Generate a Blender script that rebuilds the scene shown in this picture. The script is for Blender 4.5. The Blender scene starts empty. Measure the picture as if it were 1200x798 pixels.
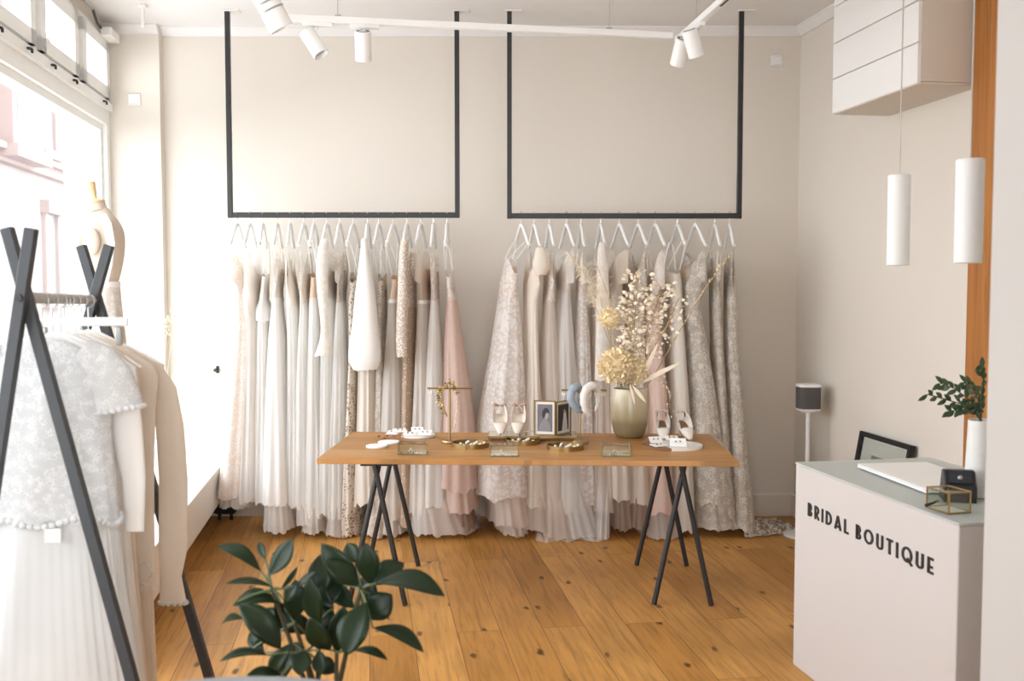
import bpy, math, random
from mathutils import Vector, Matrix, noise
random.seed(7)
PI = math.pi
sc = bpy.context.scene
COL = sc.collection

# ------------------------------------------------------------------ camera model
F = 1167.0
PITCH = math.atan(65 / F)
EYE = 1.6
def ray(px, py):
    u = (px - 600) / F; v = (399 - py) / F
    return Vector((u, math.cos(PITCH) + v * math.sin(PITCH), -math.sin(PITCH) + v * math.cos(PITCH)))
def at(px, py, y):                      # point of the sight line at depth y
    d = ray(px, py); return Vector((0, 0, EYE)) + d * (y / d.y)
def gz(px, py, z=0.0):                  # point of the sight line at height z
    d = ray(px, py); return Vector((0, 0, EYE)) + d * ((z - EYE) / d.z)
def on_plane(px, py, p0, n):
    d = ray(px, py); o = Vector((0, 0, EYE))
    return o + d * ((Vector(p0) - o).dot(n) / d.dot(n))
def V(*a): return Vector(a)

SK = 0.1457                             # the side walls run skewed to the back wall
CEIL = 3.34
BACK = 6.85
def lwall(y): return -1.74 - SK * y
def rwall(y): return 2.955 - SK * y
ANG = math.atan(SK)
U = V(SK, -1, 0).normalized()           # along the side walls, towards the viewer
N = V(1, SK, 0).normalized()            # away from the window wall, into the room

# ------------------------------------------------------------------ materials
MATS = {}
def nodes_of(name):
    m = bpy.data.materials.new(name); m.use_nodes = True
    nt = m.node_tree; nt.nodes.clear()
    out = nt.nodes.new('ShaderNodeOutputMaterial')
    MATS[name] = m
    return m, nt, out
def nd(nt, t, **kw):
    n = nt.nodes.new(t)
    for k, v in kw.items():
        if k in n.inputs: n.inputs[k].default_value = v
        else: setattr(n, k, v)
    return n
def c4(c): return (c[0], c[1], c[2], 1)
def coords(nt, scale=(1, 1, 1), rot=(0, 0, 0)):
    tc = nd(nt, 'ShaderNodeTexCoord'); mp = nd(nt, 'ShaderNodeMapping')
    mp.inputs['Scale'].default_value = scale; mp.inputs['Rotation'].default_value = rot
    nt.links.new(tc.outputs['Object'], mp.inputs['Vector'])
    return mp.outputs['Vector']
def mixc(nt, fac, a, b):
    m = nd(nt, 'ShaderNodeMix', data_type='RGBA')
    def put(i, v):
        if hasattr(v, 'links') or hasattr(v, 'is_linked'): nt.links.new(v, m.inputs[i])
        else: m.inputs[i].default_value = c4(v)
    if hasattr(fac, 'is_linked'): nt.links.new(fac, m.inputs[0])
    else: m.inputs[0].default_value = fac
    put(6, a); put(7, b)
    return m.outputs[2]
def ramp(nt, val, stops):
    r = nd(nt, 'ShaderNodeValToRGB'); e = r.color_ramp.elements
    while len(e) < len(stops): e.new(0.5)
    for i, (p, c) in enumerate(stops):
        e[i].position = p; e[i].color = c4(c) if not isinstance(c, (int, float)) else (c, c, c, 1)
    nt.links.new(val, r.inputs['Fac'])
    return r.outputs['Color']
def simple(name, col, rough=0.5, metal=0.0, vary=0.06, vscale=8, bump=0.0, bscale=60, spec=0.5, coat=0.0):
    m, nt, out = nodes_of(name)
    p = nd(nt, 'ShaderNodeBsdfPrincipled', Roughness=rough, Metallic=metal)
    p.inputs['Specular IOR Level'].default_value = spec
    p.inputs['Coat Weight'].default_value = coat
    vec = coords(nt)
    nz = nd(nt, 'ShaderNodeTexNoise', Scale=vscale, Detail=3.0); nt.links.new(vec, nz.inputs['Vector'])
    a = tuple(min(1, x * (1 + vary)) for x in col); b = tuple(x * (1 - vary) for x in col)
    nt.links.new(mixc(nt, nz.outputs['Fac'], a, b), p.inputs['Base Color'])
    if bump:
        n2 = nd(nt, 'ShaderNodeTexNoise', Scale=bscale, Detail=2.0); nt.links.new(vec, n2.inputs['Vector'])
        bp = nd(nt, 'ShaderNodeBump', Strength=bump, Distance=0.01)
        nt.links.new(n2.outputs['Fac'], bp.inputs['Height']); nt.links.new(bp.outputs['Normal'], p.inputs['Normal'])
    nt.links.new(p.outputs['BSDF'], out.inputs['Surface'])
    return m
def glass(name, tint=(0.95, 0.97, 0.96), refl=1.0, body=0.0, bodycol=(0.9, 0.9, 0.9)):
    m, nt, out = nodes_of(name)
    t = nd(nt, 'ShaderNodeBsdfTransparent', Color=c4(tint)); g = nd(nt, 'ShaderNodeBsdfGlossy', Roughness=0.02)
    f = nd(nt, 'ShaderNodeLayerWeight', Blend=0.5); mx = nd(nt, 'ShaderNodeMixShader')
    pw = nd(nt, 'ShaderNodeMath', operation='POWER'); pw.inputs[1].default_value = 4.0; nt.links.new(f.outputs['Facing'], pw.inputs[0])
    mu = nd(nt, 'ShaderNodeMath', operation='MULTIPLY_ADD'); mu.inputs[1].default_value = .5 * refl; mu.inputs[2].default_value = .035 * refl
    nt.links.new(pw.outputs[0], mu.inputs[0]); nt.links.new(mu.outputs[0], mx.inputs[0])
    nt.links.new(t.outputs[0], mx.inputs[1]); nt.links.new(g.outputs[0], mx.inputs[2])
    last = mx.outputs[0]
    if body:
        d = nd(nt, 'ShaderNodeBsdfDiffuse', Color=c4(bodycol)); m2 = nd(nt, 'ShaderNodeMixShader'); m2.inputs[0].default_value = body
        nt.links.new(last, m2.inputs[1]); nt.links.new(d.outputs[0], m2.inputs[2]); last = m2.outputs[0]
    nt.links.new(last, out.inputs['Surface'])
    return m
def cloth(name, col, trans=0.25, alpha=1.0, lace=None, scale=40, cover=0.5, dots=None, rough=0.85, bump=0.25, sheen=0.0, flakes=None, spec=0.2):
    """woven fabric; lace = colour of the ground between the threads; dots = colour of sewn-on beads"""
    m, nt, out = nodes_of(name)
    vec = coords(nt)
    p = nd(nt, 'ShaderNodeBsdfPrincipled', Roughness=rough)
    p.inputs['Specular IOR Level'].default_value = spec
    p.inputs['Sheen Weight'].default_value = sheen
    nz = nd(nt, 'ShaderNodeTexNoise', Scale=6.0, Detail=3.0); nt.links.new(vec, nz.inputs['Vector'])
    colour = mixc(nt, nz.outputs['Fac'], tuple(min(1, x * 1.03) for x in col), tuple(x * 0.95 for x in col))
    height = None
    if lace:
        vo = nd(nt, 'ShaderNodeTexVoronoi', Scale=scale, feature='DISTANCE_TO_EDGE')
        wn = nd(nt, 'ShaderNodeTexNoise', Scale=scale * 0.35, Detail=3.0)
        nt.links.new(vec, vo.inputs['Vector']); nt.links.new(vec, wn.inputs['Vector'])
        ad = nd(nt, 'ShaderNodeMath', operation='MULTIPLY_ADD'); ad.inputs[1].default_value = 1.1; 
        nt.links.new(vo.outputs['Distance'], ad.inputs[0]); nt.links.new(wn.outputs['Fac'], ad.inputs[2])
        f = ramp(nt, ad.outputs[0], [(cover, 1.0), (min(1, cover + 0.09), 0.0)])
        colour = mixc(nt, f, lace, colour); height = f
    if flakes:                                      # larger sewn-on petals
        vf = nd(nt, 'ShaderNodeTexVoronoi', Scale=flakes[1], feature='F1'); nt.links.new(vec, vf.inputs['Vector'])
        n3 = nd(nt, 'ShaderNodeTexNoise', Scale=flakes[1] * 0.16, Detail=2.0); nt.links.new(vec, n3.inputs['Vector'])
        a1 = nd(nt, 'ShaderNodeMath', operation='SUBTRACT'); nt.links.new(vf.outputs['Distance'], a1.inputs[0]); nt.links.new(n3.outputs['Fac'], a1.inputs[1])
        f2 = ramp(nt, a1.outputs[0], [(0.0, 1.0), (0.06, 0.0)])
        colour = mixc(nt, f2, colour, flakes[0]); height = height or f2
    if dots:
        vd = nd(nt, 'ShaderNodeTexVoronoi', Scale=dots[1], feature='F1'); nt.links.new(vec, vd.inputs['Vector'])
        f3 = ramp(nt, vd.outputs['Distance'], [(0.0, 1.0), (dots[2] if len(dots) > 2 else 0.24, 1.0), ((dots[2] if len(dots) > 2 else 0.24) + 0.04, 0.0)])
        colour = mixc(nt, f3, colour, dots[0]); height = height or f3
    nt.links.new(colour, p.inputs['Base Color'])
    if height is None: height = nz.outputs['Fac']
    bp = nd(nt, 'ShaderNodeBump', Strength=bump, Distance=0.006); nt.links.new(height, bp.inputs['Height'])
    nt.links.new(bp.outputs['Normal'], p.inputs['Normal'])
    last = p.outputs['BSDF']
    if trans:
        tr = nd(nt, 'ShaderNodeBsdfTranslucent'); nt.links.new(colour, tr.inputs['Color'])
        mx = nd(nt, 'ShaderNodeMixShader'); mx.inputs[0].default_value = trans
        nt.links.new(last, mx.inputs[1]); nt.links.new(tr.outputs[0], mx.inputs[2]); last = mx.outputs[0]
    if alpha < 1:
        tp = nd(nt, 'ShaderNodeBsdfTransparent'); m3 = nd(nt, 'ShaderNodeMixShader'); m3.inputs[0].default_value = alpha
        nt.links.new(tp.outputs[0], m3.inputs[1]); nt.links.new(last, m3.inputs[2]); last = m3.outputs[0]
    nt.links.new(last, out.inputs['Surface'])
    return m
def plankwood(name, cols, rot, length, width, rough, grain=1.0, knots=True, seam=(0.12, 0.06, 0.03), mortar=0.0016, spec=0.5):
    m, nt, out = nodes_of(name)
    vec = coords(nt, rot=(0, 0, rot))
    if length > 5:                       # keep the butt joints off the object
        of = nd(nt, 'ShaderNodeVectorMath', operation='ADD'); of.inputs[1].default_value = (4.5, 0, 0); nt.links.new(vec, of.inputs[0]); vec = of.outputs[0]
    br = nd(nt, 'ShaderNodeTexBrick', Scale=1.0)
    br.inputs['Brick Width'].default_value = length; br.inputs['Row Height'].default_value = width
    br.inputs['Mortar Size'].default_value = mortar; br.inputs['Mortar Smooth'].default_value = 0.2
    br.inputs['Color1'].default_value = (0, 0, 0, 1); br.inputs['Color2'].default_value = (1, 1, 1, 1); br.inputs['Mortar'].default_value = (0.5, 0.5, 0.5, 1)
    br.offset = 0.37; br.offset_frequency = 2; br.squash = 1.0
    nt.links.new(vec, br.inputs['Vector'])
    tone = ramp(nt, br.outputs['Color'], [(0.0, cols[0]), (0.5, cols[1]), (1.0, cols[2])])
    sh = nd(nt, 'ShaderNodeVectorMath', operation='MULTIPLY_ADD'); sh.inputs[1].default_value = (0, 3.7, 0)
    nt.links.new(br.outputs['Color'], sh.inputs[0]); nt.links.new(vec, sh.inputs[2])
    st = nd(nt, 'ShaderNodeVectorMath', operation='MULTIPLY'); st.inputs[1].default_value = (1.6, 26, 1)
    nt.links.new(sh.outputs[0], st.inputs[0])
    g = nd(nt, 'ShaderNodeTexNoise', Scale=1.6, Detail=6.0, Roughness=0.6, Distortion=0.6); nt.links.new(st.outputs[0], g.inputs['Vector'])
    gr = ramp(nt, g.outputs['Fac'], [(0.3, 0.62), (0.52, 1.0), (0.75, 1.12)])
    mul = nd(nt, 'ShaderNodeMix', data_type='RGBA', blend_type='MULTIPLY'); mul.inputs[0].default_value = grain
    nt.links.new(tone, mul.inputs[6]); nt.links.new(gr, mul.inputs[7]); colour = mul.outputs[2]
    if knots:
        s2 = nd(nt, 'ShaderNodeVectorMath', operation='MULTIPLY'); s2.inputs[1].default_value = (1.5, 3.2, 1); nt.links.new(sh.outputs[0], s2.inputs[0])
        w = nd(nt, 'ShaderNodeTexNoise', Scale=9.0, Detail=2.0); nt.links.new(sh.outputs[0], w.inputs['Vector'])
        aw = nd(nt, 'ShaderNodeVectorMath', operation='MULTIPLY_ADD'); aw.inputs[1].default_value = (0.12, 0.12, 0); nt.links.new(w.outputs['Color'], aw.inputs[0]); nt.links.new(s2.outputs[0], aw.inputs[2])
        vo = nd(nt, 'ShaderNodeTexVoronoi', Scale=1.05, feature='F1', voronoi_dimensions='2D'); nt.links.new(aw.outputs[0], vo.inputs['Vector'])
        k = ramp(nt, vo.outputs['Distance'], [(0.0, 1.0), (0.03, 0.8), (0.06, 0.0)])
        colour = mixc(nt, k, colour, (0.055, 0.022, 0.008))
        n5 = nd(nt, 'ShaderNodeTexNoise', Scale=1.3, Detail=2.0); nt.links.new(sh.outputs[0], n5.inputs['Vector'])
        blot = ramp(nt, n5.outputs['Fac'], [(0.45, 0.0), (0.75, 0.55)])
        colour = mixc(nt, blot, colour, tuple(x * 0.55 for x in cols[0]))
    colour = mixc(nt, br.outputs['Fac'], colour, seam)
    p = nd(nt, 'ShaderNodeBsdfPrincipled', Roughness=rough); nt.links.new(colour, p.inputs['Base Color'])
    p.inputs['Specular IOR Level'].default_value = spec
    bp = nd(nt, 'ShaderNodeBump', Strength=0.15, Distance=0.004); nt.links.new(g.outputs['Fac'], bp.inputs['Height']); nt.links.new(bp.outputs['Normal'], p.inputs['Normal'])
    nt.links.new(p.outputs['BSDF'], out.inputs['Surface'])
    return m

# ------------------------------------------------------------------ mesh building
def cr(p, t):                           # smooth interpolation through key rows p = [(t, a, b, ...)]
    if t <= p[0][0]: return p[0][1:]
    if t >= p[-1][0]: return p[-1][1:]
    for i in range(len(p) - 1):
        if p[i][0] <= t <= p[i + 1][0]:
            h = p[i + 1][0] - p[i][0]; s = (t - p[i][0]) / h
            i0 = max(i - 1, 0); i3 = min(i + 2, len(p) - 1); res = []
            for j in range(1, len(p[i])):
                a, b = p[i][j], p[i + 1][j]
                m0 = (b - p[i0][j]) / max(1e-6, p[i + 1][0] - p[i0][0]) * h
                m1 = (p[i3][j] - a) / max(1e-6, p[i3][0] - p[i][0]) * h
                s2, s3 = s * s, s * s * s
                res.append((2*s3-3*s2+1)*a + (s3-2*s2+s)*m0 + (-2*s3+3*s2)*b + (s3-s2)*m1)
            return tuple(res)
class MB:
    def __init__(s): s.v = []; s.f = []
    def add(s, vs, fs):
        o = len(s.v); s.v += [Vector(v) for v in vs]; s.f += [tuple(i + o for i in f) for f in fs]; return s
    def box(s, c, size, rz=0.0, ch=0.0, rx=0.0, ry=0.0):
        x, y, z = size[0] / 2, size[1] / 2, size[2] / 2
        M = Matrix.Translation(Vector(c)) @ Matrix.Rotation(rz, 4, 'Z') @ Matrix.Rotation(ry, 4, 'Y') @ Matrix.Rotation(rx, 4, 'X')
        if ch <= 0:
            vs = [(a*x, b*y, d*z) for d in (-1, 1) for a, b in ((-1,-1),(1,-1),(1,1),(-1,1))]
            fs = [(3,2,1,0),(4,5,6,7),(0,1,5,4),(1,2,6,5),(2,3,7,6),(3,0,4,7)]
            return s.add([M @ Vector(v) for v in vs], fs)
        ch = min(ch, x * .99, y * .99, z * .99)
        rings = []
        for zz, ins in ((-z, ch), (-z + ch, 0), (z - ch, 0), (z, ch)):
            X, Y = x - ins, y - ins; k = ch
            ring = []
            for a, b in ((-1,-1),(1,-1),(1,1),(-1,1)):
                p1 = (a*(X-k), b*Y, zz); p2 = (a*X, b*(Y-k), zz)
                ring += [p1, p2] if a*b < 0 else [p2, p1]
            rings.append([M @ Vector(q) for q in ring])
        return s.loft(rings, True, True)
    def slab(s, poly, z0, z1):          # vertical prism over a plan polygon
        n = len(poly)
        vs = [(p[0], p[1], z0) for p in poly] + [(p[0], p[1], z1) for p in poly]
        fs = [tuple(range(n))[::-1], tuple(range(n, 2*n))] + [(i, (i+1) % n, n+(i+1) % n, n+i) for i in range(n)]
        return s.add(vs, fs)
    def loft(s, rings, cap0=False, cap1=False, closed=True):
        n = len(rings[0]); o = []
        for r in rings: o += list(r)
        fs = []
        for i in range(len(rings) - 1):
            for j in range(n if closed else n - 1):
                k = (j + 1) % n
                fs.append((i*n+j, i*n+k, (i+1)*n+k, (i+1)*n+j))
        if cap0: fs.append(tuple(range(n))[::-1])
        if cap1: fs.append(tuple(range((len(rings)-1)*n, len(rings)*n)))
        return s.add(o, fs)
    def tube(s, pts, r, n=8, cap=True, flat=1.0, up=None):
        pts = [Vector(p) for p in pts]; m = len(pts)
        rr = r if isinstance(r, (list, tuple)) else [r] * m
        ref = Vector(up) if up else None; rings = []
        for i in range(m):
            t = (pts[min(i+1, m-1)] - pts[max(i-1, 0)]).normalized()
            if ref is None: ref = Vector((0, 0, 1)) if abs(t.z) < 0.9 else Vector((1, 0, 0))
            a = t.cross(ref)
            if a.length < 1e-5: a = t.cross(Vector((0.3, 0.8, 0.2)))
            a.normalize(); b = a.cross(t).normalized(); ref = b
            rings.append([pts[i] + (a * math.cos(2*PI*k/n) + b * math.sin(2*PI*k/n) * flat) * rr[i] for k in range(n)])
        return s.loft(rings, cap, cap)
    def lathe(s, prof, c=(0, 0, 0), n=24, cap0=True, cap1=True, M=None):
        rings = []
        for r, z in prof:
            ring = [Vector((r*math.cos(2*PI*k/n), r*math.sin(2*PI*k/n), z)) for k in range(n)]
            if M is not None: ring = [M @ q for q in ring]
            rings.append([q + Vector(c) for q in ring])
        return s.loft(rings, cap0, cap1)
    def ball(s, c, r, n=10, sq=(1, 1, 1)):
        prof = [(max(1e-4, math.sin(PI*i/n)) * r, -math.cos(PI*i/n) * r) for i in range(n+1)]
        M = Matrix.Diagonal(Vector((sq[0], sq[1], sq[2], 1)))
        return s.lathe(prof, c, n + 2, M=M)
    def grid(s, fn, nu, nv):
        vs = [fn(i/nu, j/nv) for i in range(nu+1) for j in range(nv+1)]
        fs = [(i*(nv+1)+j, (i+1)*(nv+1)+j, (i+1)*(nv+1)+j+1, i*(nv+1)+j+1) for i in range(nu) for j in range(nv)]
        return s.add(vs, fs)
    def leaf(s, base, tip, w, nrm=(0, 0, 1), bend=0.15, fold=0.15, n=7, belly=0.5):
        base = Vector(base); tip = Vector(tip); ax = tip - base; L = ax.length
        nrm = Vector(nrm); t = ax.normalized(); side = t.cross(nrm)
        if side.length < 1e-4: side = t.cross(Vector((1, 0.2, 0)))
        side.normalize(); up = side.cross(t)
        def fn(a, b):
            q = (b - 0.5) * 2
            ww = w * 0.5 * (math.sin(PI * a ** (math.log(0.5) / math.log(belly)))) ** 0.8 if 0 < a < 1 else w * 0.012
            return base + ax * a + up * (bend * L * math.sin(PI * a) - fold * abs(q) * ww * -1) + side * q * ww
        return s.grid(fn, n, 4)
    def build(s, name, mat, parent=None, origin=None, smooth=35, thick=0.0, sub=0, bevel=0.0, kind=None):
        if origin is None: origin = WLOC.get(parent.name, Vector()) if parent else Vector()
        origin = Vector(origin)
        me = bpy.data.meshes.new(name)
        me.from_pydata([v - origin for v in s.v], [], s.f)
        if smooth:
            me.polygons.foreach_set('use_smooth', [True] * len(me.polygons))
            try: me.set_sharp_from_angle(angle=math.radians(smooth))
            except Exception: pass
        me.materials.append(MATS[mat] if isinstance(mat, str) else mat)
        ob = bpy.data.objects.new(name, me); COL.objects.link(ob)
        if parent: ob.parent = parent
        else: ob.location = origin
        WLOC[ob.name] = origin
        if bevel:
            b = ob.modifiers.new('bevel', 'BEVEL'); b.width = bevel; b.segments = 2; b.limit_method = 'ANGLE'
        if sub:
            b = ob.modifiers.new('sub', 'SUBSURF'); b.levels = sub; b.render_levels = sub
        if thick:
            b = ob.modifiers.new('thick', 'SOLIDIFY'); b.thickness = thick; b.offset = 0
        if kind: ob['kind'] = kind
        return ob
WLOC = {}
def thing(name, label, cat, loc=(0, 0, 0), group=None):
    o = bpy.data.objects.new(name, None); COL.objects.link(o); o.location = loc; o.empty_display_size = 0.05
    WLOC[o.name] = Vector(loc); return tag(o, label, cat, group)
def tag(o, label, cat, group=None):
    o['label'] = label; o['category'] = cat
    if group: o['group'] = group
    return o
def struct(o): o['kind'] = 'structure'; return o
def kids(o): return [c for c in COL.objects if c.parent == o]
def copy_thing(src, loc, rz, label, group=None):
    r = src.copy(); COL.objects.link(r); r.location = loc; r.rotation_euler = (0, 0, rz)
    WLOC[r.name] = Vector(loc); r['label'] = label
    if group: r['group'] = group
    for ch in [c for c in COL.objects if c.parent == src]:
        c = ch.copy(); COL.objects.link(c); c.parent = r
        for g in [q for q in COL.objects if q.parent == ch]:
            d = g.copy(); COL.objects.link(d); d.parent = c
    return r
ORD = ['first', 'second', 'third', 'fourth', 'fifth', 'sixth', 'seventh', 'eighth', 'ninth', 'tenth', 'eleventh', 'twelfth', 'thirteenth', 'fourteenth', 'fifteenth', 'sixteenth', 'seventeenth']
# ------------------------------------------------------------------ materials of the place
simple('wall_paint', (0.73, 0.675, 0.60), 0.9, vary=0.02, vscale=2, bump=0.06, bscale=180, spec=0.2)
simple('ceiling_paint', (0.80, 0.78, 0.76), 0.95, vary=0.02, vscale=2, spec=0.15)
simple('white_paint', (0.82, 0.80, 0.77), 0.5, vary=0.02, vscale=3)
simple('pillar_paint', (0.52, 0.515, 0.505), 0.6, vary=0.02, vscale=3)
simple('frame_paint', (0.84, 0.84, 0.82), 0.4, vary=0.02)
simple('white_gloss', (0.86, 0.85, 0.83), 0.35, vary=0.01)
simple('counter_paint', (0.55, 0.515, 0.495), 0.45, vary=0.015, vscale=3)
simple('black_steel', (0.018, 0.017, 0.017), 0.45, vary=0.15)
simple('rack_steel', (0.035, 0.038, 0.042), 0.5, vary=0.2, vscale=30)
simple('black_letter', (0.012, 0.010, 0.010), 0.5)
simple('white_plastic', (0.85, 0.84, 0.82), 0.4, vary=0.01)
simple('grey_metal', (0.45, 0.45, 0.44), 0.35, 0.8)
simple('dark_plastic', (0.02, 0.02, 0.022), 0.4)
simple('hook_metal', (0.62, 0.61, 0.58), 0.3, 1.0)
simple('brass', (0.37, 0.255, 0.11), 0.3, 1.0, vary=0.12, vscale=20)
simple('dark_brass', (0.30, 0.21, 0.09), 0.3, 1.0, vary=0.2, vscale=20)
simple('shade_white', (0.80, 0.80, 0.79), 0.6, vary=0.01)
glass('pane_glass', (0.97, 0.98, 0.98), 0.6)
glass('clear_glass', (0.93, 0.95, 0.93), 1.0)
glass('counter_glass', (0.80, 0.86, 0.84), 1.0, 0.55, (0.74, 0.76, 0.73))
plankwood('floor_oak', [(0.43, 0.195, 0.042), (0.53, 0.255, 0.062), (0.62, 0.315, 0.085)], PI/2 - ANG, 1.9, 0.20, 0.40, spec=.3)
plankwood('table_oak', [(0.40, 0.185, 0.05), (0.46, 0.22, 0.063), (0.52, 0.26, 0.08)], 0.0, 18.0, 0.15, 0.42, knots=False, seam=(0.36, 0.17, 0.05), mortar=0.0008)
plankwood('beam_timber', [(0.36, 0.13, 0.022), (0.42, 0.16, 0.03), (0.48, 0.19, 0.04)], 0.0, 4.0, 0.5, 0.6, mortar=0.0, knots=False)
simple('stone_pink', (0.33, 0.25, 0.235), 0.9, vary=0.06, vscale=1)
simple('stone_pale', (0.34, 0.295, 0.28), 0.9, vary=0.05, vscale=1)
simple('far_glass', (0.25, 0.26, 0.27), 0.15)
simple('asphalt', (0.22, 0.22, 0.22), 0.9)

# ------------------------------------------------------------------ room shell
Y0 = -1.9
W1 = 6.78                                # front face of the pilaster
fl = [(lwall(Y0) - .3, Y0 - .2), (rwall(Y0) + .2, Y0 - .2), (rwall(BACK + .2) + .2, BACK + .2), (lwall(BACK + .2) - .3, BACK + .2)]
struct(MB().slab(fl, -0.12, 0).build('floor', 'floor_oak', smooth=0))
struct(MB().slab(fl, CEIL, CEIL + 0.12).build('ceiling', 'ceiling_paint', smooth=0))
struct(MB().slab([(lwall(BACK) - .3, BACK), (rwall(BACK) + .2, BACK), (rwall(BACK) + .2, BACK + .2), (lwall(BACK) - .3, BACK + .2)], 0, CEIL).build('wall_back', 'wall_paint', smooth=0))
struct(MB().slab([(rwall(Y0), Y0), (rwall(Y0) + .2, Y0), (rwall(BACK) + .2, BACK), (rwall(BACK), BACK)], 0, CEIL).build('wall_right', 'wall_paint', smooth=0))
# pilaster in the back left corner
pl_r = at(191, 300, W1).x
struct(MB().slab([(lwall(W1) - .3, W1), (pl_r, W1), (pl_r, BACK), (lwall(BACK) - .3, BACK)], 0, CEIL).build('wall_pilaster', 'wall_paint', smooth=0))
# window wall: low parapet, header strip, solid stretch near the viewer
def lw(y, d=0.0): return (lwall(y) + d * N.x, y + d * N.y)
def strip(y0, y1, z0, z1, d0, d1):
    return MB().slab([lw(y0, d0), lw(y1, d0), lw(y1, d1), lw(y0, d1)][::-1], z0, z1)
WA, WB = 0.9, W1 - 0.02
lo = MB()
for a in ((WA, W1 + .02, 0, 0.40), (WA, W1 + .02, 3.26, CEIL)): 
    lo.add(*[(m.v, m.f) for m in [strip(a[0], a[1], a[2], a[3], -.28, 0)]][0])
m_ = strip(Y0 - .2, WA, 0, CEIL, -.28, 0); lo.add(m_.v, m_.f)
struct(lo.build('wall_left', 'wall_paint', smooth=0))
# wall behind the viewer, with the glazed shop entrance
rb = MB()
xl, xr = lwall(Y0), rwall(Y0)
DL, DR = -1.3, 1.9
rb.slab([(xl - .3, Y0 - .2), (DL, Y0 - .2), (DL, Y0), (xl - .3, Y0)], 0, CEIL)
rb.slab([(DR, Y0 - .2), (xr + .2, Y0 - .2), (xr + .2, Y0), (DR, Y0)], 0, CEIL)
rb.slab([(DL, Y0 - .2), (DR, Y0 - .2), (DR, Y0), (DL, Y0)], 2.9, CEIL)
struct(rb.build('wall_front', 'wall_paint', smooth=0))
dm = thing('door_1', '', ''); 
for k in ('label', 'category'): del dm[k]
struct(dm)
g_ = MB()
for x in (DL + .03, (DL + DR) / 2, DR - .03): g_.box((x, Y0 - .1, 1.45), (.06, .06, 2.9))
for z in (.03, 2.2, 2.87): g_.box(((DL + DR) / 2, Y0 - .1, z), (DR - DL, .055, .06))
g_.build('door_frame', 'frame_paint', dm, smooth=0)
MB().box(((DL + DR) / 2, Y0 - .1, 1.45), (DR - DL - .06, .008, 2.85)).build('door_glass', 'pane_glass', dm, smooth=0)

# big shop window, transom lights above
zt0, zt1, zs0, zs1 = 2.665, 2.775, 2.80, 3.25     # transom beam, upper sashes
bays = [6.05, 5.27, 4.48, 3.66, 2.85, 2.0]
wn = thing('window_1', '', '')
for k in ('label', 'category'): del wn[k]
struct(wn)
def addm(a, b): a.add(b.v, b.f); return a
fr = MB()
addm(fr, strip(WA, WB, zt0, zt1, -.12, 0.02))            # transom beam
addm(fr, strip(WA, WB, zt1 - .02, zt1 + .035, -.10, .045))
addm(fr, strip(WB - .075, WB, 0.40, zt0, -.12, .02))      # right jamb
addm(fr, strip(WB - .115, WB - .075, 0.45, zt0, -.10, -.01))
addm(fr, strip(WA, WB - .115, zt0 - .045, zt0, -.10, -.01))
addm(fr, strip(WA, WB, 0.40, 0.47, -.12, .01))
addm(fr, strip(WA, WA + .08, 0.40, zt0, -.12, .02))
fr.build('window_frame', 'frame_paint', wn, smooth=0)
addm(MB(), strip(WA + .06, WB - .1, 0.45, zt0 - .02, -.07, -.06)).build('window_pane', 'pane_glass', wn, smooth=0)
ed = [WB] + bays + [WA]
for i in range(len(ed) - 1):
    b, a = ed[i], ed[i + 1]
    w_ = thing('window_%d' % (i + 2), '', '')
    for k in ('label', 'category'): del w_[k]
    struct(w_)
    f1 = MB()
    addm(f1, strip(a, a + .045, zt1 + .03, 3.26, -.12, .015)); addm(f1, strip(b - .045, b, zt1 + .03, 3.26, -.12, .015))
    addm(f1, strip(a, b, 3.215, 3.26, -.12, .015)); addm(f1, strip(a, b, zt1 + .03, zt1 + .06, -.12, .015))
    f1.build('window_frame', 'frame_paint', w_, smooth=0)
    f2 = MB()
    p, q, z0, z1 = a + .044, b - .044, zt1 + .059, 3.216
    addm(f2, strip(p, p + .075, z0, z1, -.09, .04)); addm(f2, strip(q - .075, q, z0, z1, -.09, .04))
    addm(f2, strip(p, q, z0, z0 + .075, -.09, .04)); addm(f2, strip(p, q, z1 - .075, z1, -.09, .04))
    f2.build('window_sash', 'frame_paint', w_, smooth=0)
    addm(MB(), strip(p + .06, q - .06, z0 + .06, z1 - .06, -.05, -.04)).build('window_pane', 'pane_glass', w_, smooth=0)
    if i < 4:
        for yy in ((a + .18, b - .2) if i else (b - .25,)):
            h = MB(); c = V(*lw(yy, .055), zt1 + .012)
            h.box(c, (.02, .03, .012), -ANG, .003); h.box(c + N * .012 - V(0, 0, .012), (.008, .012, .02), -ANG)
            h.build('blind_hook', 'black_steel', wn)
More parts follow.
